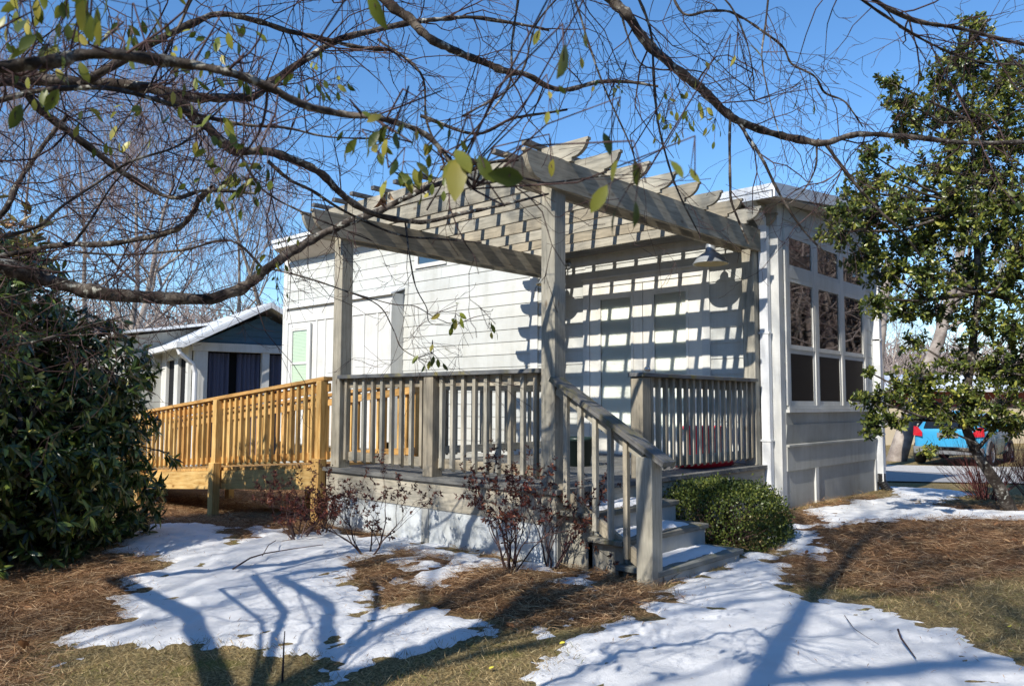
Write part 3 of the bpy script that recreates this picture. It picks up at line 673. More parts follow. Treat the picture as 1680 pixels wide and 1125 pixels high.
# ================================================================== deck
deck = thing('deck', 'weathered grey board deck with painted rim and white skirting', 'deck', (-1.5, 0, -.58))
mb = MB(); x = -3.04; k = 0
yb = [0 + i*.143 for i in range(25)]
for i, y in enumerate(yb):
    y1 = min(y+.137, W-.03)
    xe = .03
    cut = [(-3.05, -1.62+.3*math.sin(i*2.1)), (-1.615+.3*math.sin(i*2.1), xe)] if i % 2 else [(-3.05, xe)]
    for a, b in cut: mb.box(a, b, y-.03 if i == 0 else y, y1, -.036, 0)
mb.build('floor_board', M['deck'], deck)
mb = MB(); mb.box(-3.02, 0, .0, .038, -.27, -.037); mb.box(-.038, 0, .039, W-.02, -.27, -.037); mb.box(-3.02, -2.982, .039, W-.02, -.27, -.037); mb.build('rim_board', M['pergola'], deck)
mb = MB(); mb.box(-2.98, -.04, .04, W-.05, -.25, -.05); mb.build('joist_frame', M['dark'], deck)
mb = MB(); mb.box(-3.0, -.02, .012, .03, -.75, -.272); mb.build('skirting', M['blockwhite'], deck)
for q in (-.03, -3.008): mb = MB(); mb.box(q, q+.018, .032, W-.02, -.75, -.272); mb.build('skirting', M['panel'], deck)
for x, y in ((-.09, .06), (-1.5, .06), (-2.93, .06), (-.04, 1.0)):
    mb = MB(); mb.box(x-.05, x+.05, y-.06, y-.05+.001 if x > -.05 else y-.0485, -.75, -.273) if False else mb.box(x-.045, x+.045, -.002 if y < .5 else y-.045, .011 if y < .5 else y+.045, -.75, -.275)
    mb.build('foundation_post', M['panel'], deck)

def scroll_end(x_tip, sgn, z0, z1, ov=.12):
    """profile (x,z) of a board end: small square nose on top, concave scoop, step below. goes from top to bottom"""
    h = z1-z0; n_ = .022
    pts = [(x_tip, z1), (x_tip, z1-n_), (x_tip-sgn*.016, z1-n_-.002)]
    xa, za = x_tip-sgn*.016, z1-n_-.002; xb, zb = x_tip-sgn*ov, z0+.03
    for i in range(1, 8):
        t = i/8; pts.append((xa+(xb-xa)*(t**1.6), za+(zb-za)*(1-(1-t)**1.6)))
    pts += [(xb-sgn*.012, zb), (xb-sgn*.012, z0)]
    return pts
# ================================================================== pergola
perg = thing('pergola', 'grey-beige timber pergola with scroll-cut rafters over the deck', 'pergola', (-1.5, 0, 0))
PB, PT = 2.315, 2.555
for (x, y, lb) in ((-.18, .03, None), (-3.0, .03, None), (-.18, 3.39, None), (-3.0, 3.39, None)):
    mb = MB(); mb.box(x, x+.138, y, y+.138, .0, PT+.03, .005); mb.build('post', M['pergola'], perg)
for x in (-.225, -.042, -3.045, -2.862):
    y0, y1 = -.36, 3.56
    prof = scroll_end(y0, -1, PB, PT, .17)
    P = [(x, a, b) for a, b in prof]+[(x, y1, PB), (x, y1, PT)]
    mb = MB(); mb.prism(P, (.045-.001, 0, 0)); mb.build('beam', M['pergola'], perg)
JY = [.155, .585, 1.01, 1.43, 1.85, 2.27, 2.69, 3.11, 3.49]
for i, y in enumerate(JY):
    prof = scroll_end(.19, 1, PT+.003, PT+.165, .15); prof2 = scroll_end(-3.57, -1, PT+.003, PT+.165, .15)
    P = [(a, y, b) for a, b in prof]+[(a, y, b) for a, b in prof2[::-1]]
    mb = MB(); mb.prism(P, (0, .04, 0)); mb.build('rafter', M['pergola'], perg)
for k in range(1, 12):
    x = .02-.335*k+random.uniform(-.01, .01)
    if x < -3.6: break
    mb = MB(); y0 = -.02+random.uniform(-.02, .02)
    mb.box(x-.027, x+.027, y0, 3.57, PT+.1655, PT+.2035, .003); mb.build('batten', M['batten'], perg)

# ================================================================== deck railings
BS = MB(); BS.box(0, .036, 0, .036, .075, .86); 
def baluster_mesh(z0, z1, m_):
    mb = MB(); mb.box(-.018, .018, -.018, .018, z0, z1, .002); o = mb.build('baluster', m_); return o
def rail_x(t, x0, x1, y, nb, cap=True):
    """rail bay along x, balusters on the outside (-y)"""
    mb = MB(); mb.box(x0, x1, y, y+.036, .795, .885); mb.build('top_rail', M['pergola'], t)
    mb = MB(); mb.box(x0, x1, y, y+.036, .075, .16); mb.build('bottom_rail', M['pergola'], t)
    for i in range(nb):
        x = x0+(x1-x0)*(i+.5)/nb
        mb = MB(); mb.prism([(x-.018, y-.037, .085), (x-.018, y-.001, .055), (x-.018, y-.001, .885), (x-.018, y-.037, .885)], (.036, 0, 0)); mb.build('baluster', M['pergola'], t)
def rail_y(t, y0, y1, x, out, nb, m_='pergola'):
    mb = MB(); mb.box(x, x-out*.036, y0, y1, .795, .885); mb.build('top_rail', M[m_], t)
    mb = MB(); mb.box(x, x-out*.036, y0, y1, .075, .16); mb.build('bottom_rail', M[m_], t)
    for i in range(nb):
        y = y0+(y1-y0)*(i+.5)/nb
        mb = MB(); mb.prism([(x+out*.037, y-.018, .085), (x+out*.001, y-.018, .055), (x+out*.001, y-.018, .885), (x+out*.037, y-.018, .885)], (0, .036, 0)); mb.build('baluster', M[m_], t)
fr = thing('deck_railing', 'front railing between the left and the near pergola post, with a middle post', 'railing', (-1.5, .06, 0), 'grey deck railings')
rail_x(fr, -2.86, -1.56, .085, 9); rail_x(fr, -1.43, -.19, .085, 9)
mb = MB(); mb.box(-1.56, -1.432, .015, .14, 0, .884, .004); mb.build('post', M['pergola'], fr)
mb = MB(); mb.box(-2.87, -1.6, .0, .14, .886, .922, .004); mb.box(-1.597, -.178, .0, .14, .886, .922, .004); mb.build('rail_cap', M['dark_rail'], fr)
rr = thing('deck_railing', 'short side railing between the stair post and the right pergola post', 'railing', (-.1, 2.3, 0), 'grey deck railings')
rail_y(rr, 1.335, 3.38, -.085, 1, 17)
mb = MB(); mb.box(-.155, -.025, 1.205, 1.334, 0, .884, .004); mb.build('post', M['pergola'], rr)
mb = MB(); mb.box(-.165, -.005, 1.18, 3.388, .886, .922, .004); mb.build('rail_cap', M['dark_rail'], rr)
lr = thing('deck_railing', 'grey railing on the far left edge of the deck beside the ramp', 'railing', (-2.95, 2.4, 0), 'grey deck railings')
rail_y(lr, 1.5, 3.37, -2.94, -1, 13)
mb = MB(); mb.box(-3.0, -2.88, 1.37, 1.49, 0, .884, .004); mb.build('post', M['pergola'], lr)
mb = MB(); mb.box(-3.02, -2.88, 1.36, 3.385, .886, .922, .004); mb.build('rail_cap', M['dark_rail'], lr)

# ================================================================== stairs
st = thing('deck_steps', 'four wooden steps with snow on the treads going down from the deck', 'steps', (.5, .6, -.62))
TR = [(-.148, .33), (-.312, .60), (-.478, .90)]      # tread top, nose x
YL, YR = .055, 1.19
px = .0
for i, (zt, xn) in enumerate(TR):
    mb = MB(); mb.box(px-.005, xn, YL-.06, YR+.02, zt-.038, zt, .005); mb.build('tread', M['tread'], st)
    mb = MB(); mb.box(xn-.045, xn-.022, YL+.04, YR-.01, zt-.175, zt-.039); mb.build('riser', M['panel'], st)
    for q in (YL+.02, YR-.03): mb = MB(); mb.box(px-.03, xn-.046, q, q+.018, -.8, zt-.039); mb.build('side_panel', M['pergola'], st)
    # snow lying on the tread, thicker to the far end
    sm = MB(); N1, N2 = 26, 8; Vs = []; 
    x0s, x1s, y0s, y1s = px+.02, xn-.10, .14, YR-.16+.05*i
    for a in range(N1+1):
        for b in range(N2+1):
            fa, fb = a/N1, b/N2
            ed = min(fa, 1-fa)*6; eb = min(fb, 1-fb)*4; e = max(0, min(1, ed))*max(0, min(1, eb))
            xx = x0s+(x1s-x0s)*fb+.025*wob(fa*9, i, 1., i) + (.02*fb if fb > .5 else 0); yy = y0s+(y1s-y0s)*fa+.02*wob(fb*7, fa, 1, i+4)
            Vs.append((xx, yy, zt-.004+.032*e**.5+.004*wob(xx, yy, 19, i)))
    FF = [(a*(N2+1)+b, (a+1)*(N2+1)+b, (a+1)*(N2+1)+b+1, a*(N2+1)+b+1) for a in range(N1) for b in range(N2)]
    sm.add(Vs, FF); tag(sm.build('snow_patch', ms, None, smooth=True), ['thin snow on the top step', 'snow on the middle step', 'snow covering the lowest step'][i], 'snow', 'snow lying on the steps')
    px = xn-.055
mb = MB(); mb.beam((-.02, .115, -.085-.18), (.84, .115, -.70), .036, .235); mb.build('stringer', M['pergola'], st)
mb = MB(); mb.box(-.03, .86, YL+.022, YL+.038, -.8, -.5); mb.build('side_panel', M['pergola'], st)
sr = thing('stair_railing', 'sloping stair handrail with mossy cap and five balusters beside the steps', 'railing', (.4, .05, -.6))
mb = MB(); mb.box(.765, .893, -.07, .058, -.78, .285, .004); mb.build('newel_post', M['pergola'], sr)
A0, A1 = np.array([-.03, .03, .835]), np.array([.985, .0, .245]); sl = (A1-A0)/(A1-A0)[0]
mb = MB(); mb.beam(A0, A1, .145, .038); mb.build('rail_cap', M['mossy'], sr)
mb = MB(); mb.beam(A0+[.0, .03, -.075], A0+sl*.80+[0, .03, -.075], .036, .088); mb.build('top_rail', M['pergola'], sr)
B0 = np.array([-.03, .03, .065])
mb = MB(); slb = np.array([1, 0, -.60]); mb.beam(B0+[0, .03, -.06], B0+slb*.80+[0, .03, -.06], .036, .088); mb.build('bottom_rail', M['pergola'], sr)
for i in range(5):
    x = .085+.135*i; zt = A0[2]+sl[2]*(x+.045)-.03; zb = B0[2]-.60*(x+.03)-.10
    mb = MB(); mb.box(x-.018, x+.018, .002, .038, zb, zt); mb.build('baluster', M['pergola'], sr)

# ================================================================== ramp of new pine
rp = thing('wooden_ramp', 'new yellow pine wheelchair ramp with picket railings leading to the deck', 'ramp', (-6, .6, -.7))
XA, XB = -3.06, -9.6
def zd(x): return .025+(x-XA)*.072
def zt_(x): return .895+(x-XA)*.088
mb = MB(); x = XA
while x > XB:
    mb.obox((x-.07, .66, zd(x-.07)-.019), (.067, 0, .067*.072), (0, .60, 0), (0, 0, .018)); x -= .14
mb.build('floor_board', M['orange'], rp)
for y in (.055, 1.23):
    mb = MB(); mb.beam((XA, y, zd(XA)-.15), (XB, y, zd(XB)-.15), .038, .22); mb.build('side_beam', M['yellow'], rp)
for y, o in ((.03, -1), (1.255, 1)):
    mb = MB(); mb.beam((XA, y+.01*o*-1, zt_(XA)), (XB, y+.01*o*-1, zt_(XB)), .135, .036); mb.build('hand_rail', M['orange'], rp)
    mb = MB(); mb.beam((XA, y+.018*-o, zt_(XA)-.09), (XB, y+.018*-o, zt_(XB)-.09), .034, .085); mb.build('top_rail', M['orange'], rp)
    mb = MB(); mb.beam((XA, y+.018*-o, zd(XA)+.085), (XB, y+.018*-o, zd(XB)+.085), .034, .08); mb.build('bottom_rail', M['orange'], rp)
    x = XA-.12; k = 0
    while x > XB+.1:
        if min(abs(x-q) for q in (-3.1, -5.33, -7.5, -9.5)) > .085:
            mb = MB(); y0 = y+(-.037 if o < 0 else .0)
            yo = y+.002+o*.018-.018 if o < 0 else y+.003
            j = random.uniform(-.004, .004)
            mb.prism([(x-.018+j, yo-.0, zd(x)+.045), (x-.018+j, yo+.034, zd(x)+.02), (x-.018+j, yo+.034, zt_(x)-.022), (x-.018+j, yo, zt_(x)-.022)], (.036, 0, 0)); mb.build('baluster', M['yellow'] if random.random() < .7 else M['orange'], rp)
        x -= .1335; k += 1
    for px_ in (-3.12, -5.33, -7.5, -9.5):
        mb = MB(); yy = y-.05 if o < 0 else y+.012
        g_ = float(gz(px_, y)); mb.box(px_-.045, px_+.045, yy-.03, yy+.058, (zd(px_)-.03), zt_(px_)-.02, .003)
        mb.build('rail_post', M['yellow'], rp)
        mb = MB(); mb.box(px_-.062, px_+.062, yy-.055 if o < 0 else yy+.0, yy+.035 if o < 0 else yy+.09, g_-.1, zd(px_)+.06, .004); mb.build('support_post', M['yellow'], rp)

# ================================================================== things on the deck
def bucket(loc, label, s_=1.0):
    t = thing('red_planter', label, 'planter', loc, None)
    c = loc; mb = MB(); prof = [(0, 0), (.13, 0), (.135, .01), (.165, .27), (.168, .272), (.168, .30), (.178, .302), (.178, .33), (.17, .332), (.158, .31), (.128, .05), (0, .05)]
    mb.lathe(c, [(r*s_, h*s_) for r, h in prof], 36); mb.build('tub', M['red'], t, smooth=True)
    mb = MB(); mb.lathe(c, [(.156*s_, .27*s_), (.1*s_, .285*s_), (0, .29*s_)], 24); mb.build('soil', M['black'], t)
    mb = MB()
    for i in range(10):
        a = i*math.pi/5; mb.beam(np.array(c)+[math.cos(a)*.139*s_, math.sin(a)*.139*s_, .02*s_], np.array(c)+[math.cos(a)*.168*s_, math.sin(a)*.168*s_, .27*s_], .012, .006, up=(math.cos(a), math.sin(a), .1))
    mb.build('rib', M['red'], t)
bucket((-.42, 2.95, .0), 'ribbed red plastic planter tub behind the right side railing', 1.25)
t = thing('plant_pot', 'dark green plastic pot standing on the deck behind the near pergola post', 'pot', (-1.32, 1.95, 0))
mb = MB(); mb.lathe((-1.32, 1.95, 0), [(0, 0), (.12, 0), (.15, .26), (.165, .262), (.165, .30), (.15, .30), (.12, .06), (0, .06)], 28); mb.build('pot', M['pot'], t, smooth=True)
mb = MB(); mb.lathe((-1.32, 1.95, 0), [(.147, .25), (.08, .27), (0, .275)], 20); mb.build('soil', M['black'], t)
t = thing('red_sled', 'red plastic tray lying on the deck under the side railing', 'tray', (-.32, 2.2, .0))
mb = MB(); pts = []
n_ = 28; prof = [(1, .06), (1.05, .065), (1.06, .05), (.98, .012), (.9, .0), (.0, .0)]
vs = []; 
for r_, h_ in prof:
    for i in range(n_):
        a = i*2*math.pi/n_; ca_, sa_ = math.cos(a), math.sin(a); e_ = .45
        vs.append((-.36+r_*.17*math.copysign(abs(ca_)**e_, ca_), 2.85+r_*.42*math.copysign(abs(sa_)**e_, sa_), .002+h_))
mb.add(vs, [(j*n_+i, j*n_+(i+1) % n_, (j+1)*n_+(i+1) % n_, (j+1)*n_+i) for j in range(len(prof)-1) for i in range(n_)], (0, 1, 0)); mb.build('tray', M['red'], t, smooth=True)
mb = MB(); mb.tube([(-.5, 2.5, .06), (-.45, 2.47, .10), (-.27, 2.47, .10), (-.22, 2.5, .06)], .008, 6); mb.build('rope_handle', M['black'], t)

# ================================================================== bare trees
def nrm(v): v = np.asarray(v, float); return v/(np.linalg.norm(v)+1e-9)
def grow(out, p, d, L, r, lev, rnd, spread=.5, up=.15, kids=(2, 4), r_min=.003, seg=4, wig=.12, side=.35):
    """recursive branch; out[lev] collects polylines"""
    pts = [(p.copy(), r)]; q = p.copy(); dd_ = d.copy(); r1 = r*(.55 if lev > 0 else .25)
    for i in range(seg):
        dd_ = nrm(dd_+rnd.normal(0, wig, 3)+np.array([0, 0, up*.3])); q = q+dd_*L/seg; pts.append((q.copy(), r+(r1-r)*(i+1)/seg))
    out.append((lev, pts))
    if lev <= 0: return
    k = rnd.integers(kids[0], kids[1]+1)
    for j in range(k):
        t = rnd.uniform(.25, 1) if j else 1.0
        i = min(int(t*seg), seg-1); f_ = t*seg-i; a = pts[i][0]*(1-f_)+pts[i+1][0]*f_; ra = pts[i][1]*(1-f_)+pts[i+1][1]*f_
        loc_d = nrm(pts[i+1][0]-pts[i][0]); o = nrm(np.cross(loc_d, rnd.normal(size=3)))
        sp = spread*(.35 if j == 0 else 1)*rnd.uniform(.7, 1.3)
        nd_ = nrm(loc_d*math.cos(sp)+o*math.sin(sp)+np.array([0, 0, up]))
        grow(out, a, nd_, L*rnd.uniform(.55, .85), max(ra*rnd.uniform(.5, .8), r_min), lev-1, rnd, spread, up, kids, r_min, seg if lev > 2 else 3, wig, side)

def tree_mesh(name, label, seed, H, r, levels=5, kids=(3, 4), spread=.55, trunk_frac=.35, cat='tree', group=None, sides=5, loc=(0, 0, 0), mt=None, up=.15, r_min=.004):
    rnd = np.random.default_rng(seed); out = []
    t = thing(name, label, cat, loc, group); L0 = np.array(loc, float)
    base = L0+[0, 0, -.3]; pts = [(base, r*1.25), (base+[0, 0, .5], r)]; q = base+[0, 0, .5]; d = np.array([0, 0, 1.])
    n_ = 9; hs_ = []
    for i in range(n_):
        d = nrm(d+rnd.normal(0, .07, 3)*[1, 1, .2]); q = q+d*(H-.2)/n_*.92; pts.append((q.copy(), r*(1-.88*(i+1)/n_)))
        if (i+1)/n_ > trunk_frac:
            for _ in range(2 if levels > 3 else 1):
                az = rnd.uniform(0, 2*math.pi); el = rnd.uniform(.45, 1.0)
                bd = np.array([math.cos(az)*math.cos(el), math.sin(az)*math.cos(el), math.sin(el)])
                grow(out, q.copy(), bd, H*rnd.uniform(.16, .25)*(1.25-.6*(i+1)/n_), pts[-1][1]*.55, levels-1, rnd, spread, up, kids, r_min)
    V_, F_ = tubes([pts], sides+3); fast_mesh('trunk', V_, F_, mt[0], t, True)
    big = [p_ for l_, p_ in out if l_ >= 2]; sm = [p_ for l_, p_ in out if l_ < 2]
    Vb, Fb = tubes(big, sides); Vs_, Fs_ = tubes(sm, 3)
    c = fast_mesh('crown', Vb, Fb, mt[0], t, True); fast_mesh('twigs', Vs_, Fs_, mt[1], c)
    return t

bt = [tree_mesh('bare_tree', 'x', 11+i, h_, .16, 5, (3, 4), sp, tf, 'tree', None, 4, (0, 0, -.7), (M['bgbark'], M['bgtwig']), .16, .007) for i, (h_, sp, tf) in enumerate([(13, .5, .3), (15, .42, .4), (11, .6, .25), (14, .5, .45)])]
# (forward, right, protos, rotation, scale, label)
TREES = [
 (26, -16.5, 0, .3, .85, 'bare tree whose pale trunk rises left of the blue neighbouring house'),
 (30, -14.5, 1, 1.1, .95, 'tall bare tree directly behind the ridge of the blue neighbouring house'),
 (24, -12.2, 2, 2.0, .95, 'spreading bare tree behind the white roof of the blue house'),
 (34, -11.0, 3, 2.7, .95, 'bare tree between the blue house and the left end of the cottage'),
 (36, -19, 1, 4.0, 1.0, 'bare tree far behind the big evergreen shrub'),
 (40, -14, 0, 5.0, 1.05, 'far bare tree with a purple haze of twigs above the blue house'),
 (31, -21, 3, .9, 1.05, 'bare tree at the left edge above the evergreen shrub'),
 (22, -15.8, 2, 3.9, .8, 'low bare tree left of the blue house just above the evergreen shrub'),
 (38, -7.5, 2, 1.9, .75, 'small bare tree seen over the left roof of the cottage'),
 (42, 14.0, 0, 2.2, .62, 'slim bare tree behind the top of the holly'),
 (34, 15.5, 2, .5, .55, 'low bare tree behind the white-roofed shed'),
 (45, 20.5, 3, 1.4, .7, 'bare tree behind the crown of the holly at the right edge'),
 (44, 26, 1, 3.0, .7, 'bare tree off beyond the right of the holly'),
 (30, 24, 0, 4.2, .8, 'bare tree standing right of the gravel drive'),
 (22, 26, 2, 2.2, .85, 'bare tree reflected in the side windows'),
 (16, 24, 1, 5.2, .75, 'tall bare tree across the yard reflected in the upper panes'),
 (11, 21, 3, .2, .8, 'bare tree in the yard to the right, mirrored in the panes'),
 (14, 15.8, 2, 1.2, .6, 'low bare tree nearest the right side of the cottage, out of frame'),
 (16.5, 19, 0, 2.9, .62, 'bare tree second from the cottage on the right, out of frame'),
 (19.5, 23, 2, 3.3, .7, 'bare tree third from the cottage on the right, out of frame'),
 (13, 18.3, 1, 4.6, .6, 'upright bare tree off the right edge of the yard'),
]
used = set()
for f_, r_, k, rz, sc_, lb in TREES:
    o = bt[k] if k not in used else dup(bt[k]); used.add(k)
    x, y = hv(f_, r_); o.location = (x, y, float(gz(x, y))-.1); o.rotation_euler.z = rz; o.scale = (sc_,)*3
    o['label'] = lb; o['group'] = 'bare trees around the site'

# far-off woods plus an added light-blocking ring: one brown-grey mass
rnd = np.random.default_rng(3); out = []
for i in range(5200):
    a = rnd.uniform(-.95, 1.5); d_ = rnd.uniform(55, 95); f_ = d_*math.cos(a); r_ = d_*math.sin(a); x, y = hv(f_, r_)
    H = rnd.uniform(4, 7.5)*(1.35 if a < -.2 else .85)*(d_/70); zb = -1.2
    p0 = np.array([x, y, zb]); pts = [(p0, .12), (p0+[rnd.normal(0, .3), rnd.normal(0, .3), H*.55], .08), (p0+[rnd.normal(0, .8), rnd.normal(0, .8), H], .02)]
    out.append(pts)
    for _ in range(7):
        t = rnd.uniform(.25, .95); b0 = pts[1][0]*t+p0*(1-t) if t < .6 else pts[1][0]*(1-t)*2+pts[2][0]*(2*t-1)
        e = np.array([rnd.normal(0, 1.3), rnd.normal(0, 1.3), rnd.uniform(.6, 2.4)])
        out.append([(b0, .05), (b0+e*.6+rnd.normal(0, .15, 3), .035), (b0+e*1.1+rnd.normal(0, .25, 3), .015)])
for i in range(1100):
    a = rnd.uniform(.74, 1.5); d_ = rnd.uniform(22, 40); f_ = d_*math.cos(a); r_ = d_*math.sin(a); x, y = hv(f_, r_)
    H = rnd.uniform(6, 11)*(d_/30); p0 = np.array([x, y, -1.2]); pts = [(p0, .09), (p0+[rnd.normal(0, .3), rnd.normal(0, .3), H*.55], .06), (p0+[rnd.normal(0, .8), rnd.normal(0, .8), H], .02)]
    out.append(pts)
    for _ in range(9):
        t = rnd.uniform(.15, .95); b0 = p0+(pts[2][0]-p0)*t; e = np.array([rnd.normal(0, 1.1), rnd.normal(0, 1.1), rnd.uniform(.3, 1.8)])
        out.append([(b0, .035), (b0+e*.6+rnd.normal(0, .15, 3), .025), (b0+e*1.1+rnd.normal(0, .25, 3), .01)])
for i in range(5200):  # unseen woods added behind the camera to shut out low sky light
    a = rnd.uniform(1.3, 2*math.pi-1.1); d_ = rnd.uniform(17, 34); f_ = d_*math.cos(a)-2; r_ = d_*math.sin(a); x, y = hv(f_, r_)
    H = rnd.uniform(4.5, 8.5)*(d_/22); p0 = np.array([x, y, -1.2]); pts = [(p0, .1), (p0+[rnd.normal(0, .2), rnd.normal(0, .2), H*.55], .07), (p0+[rnd.normal(0, .5), rnd.normal(0, .5), H], .02)]
    out.append(pts)
    for _ in range(5):
        t = rnd.uniform(.1, .9); b0 = p0+(pts[2][0]-p0)*t; e = np.array([rnd.normal(0, .9), rnd.normal(0, .9), rnd.uniform(.3, 1.4)])
        out.append([(b0, .035), (b0+e*.6+rnd.normal(0, .1, 3), .025), (b0+e*1.1+rnd.normal(0, .2, 3), .01)])
V_, F_ = tubes(out, 3); tag(fast_mesh('woods_and_sky_block', V_, F_, bark('woods_bark', (.17, .135, .12), (.3, .245, .225), (.44, .37, .34), .15, False)), 'mass of bare winter woods on the horizon, with an unseen ring added to block sky light', None, None, 'stuff')

# ------------------------------------------------------------------ the tree whose limbs hang over the picture
mk_path = lambda pts: [at(u, v, d) for u, v, d in pts]
def limb(pts, w0, w1):
    """photographed limb: (u,v,depth) with widths in photo px at the ends -> list of (point, radius)"""
    P = mk_path(pts); n_ = len(P); out_ = []
    # smooth with Catmull-Rom
    Q = [2*P[0]-P[1]]+P+[2*P[-1]-P[-2]]; ds = [pts[0][2]]+[q[2] for q in pts]+[pts[-1][2]]
    for i in range(1, len(Q)-2):
        for k in range(6):
            t = k/6; a, b, c, d_ = Q[i-1], Q[i], Q[i+1], Q[i+2]
            x = .5*((2*b)+(-a+c)*t+(2*a-5*b+4*c-d_)*t*t+(-a+3*b-3*c+d_)*t**3)
            s_ = (i-1+t)/(n_-1); dep = ds[i]*(1-t)+ds[i+1]*t
            out_.append((x, max((w0+(w1-w0)*s_)*.88, .8)/2*dep/FPX*rng.uniform(.92, 1.1)))
    out_.append((P[-1], max(w1, .8)/2*pts[-1][2]/FPX)); return out_
T1 = np.array([*hv(1.0, -2.9), -.8]); T1top = T1+[0, 0, 3.2]
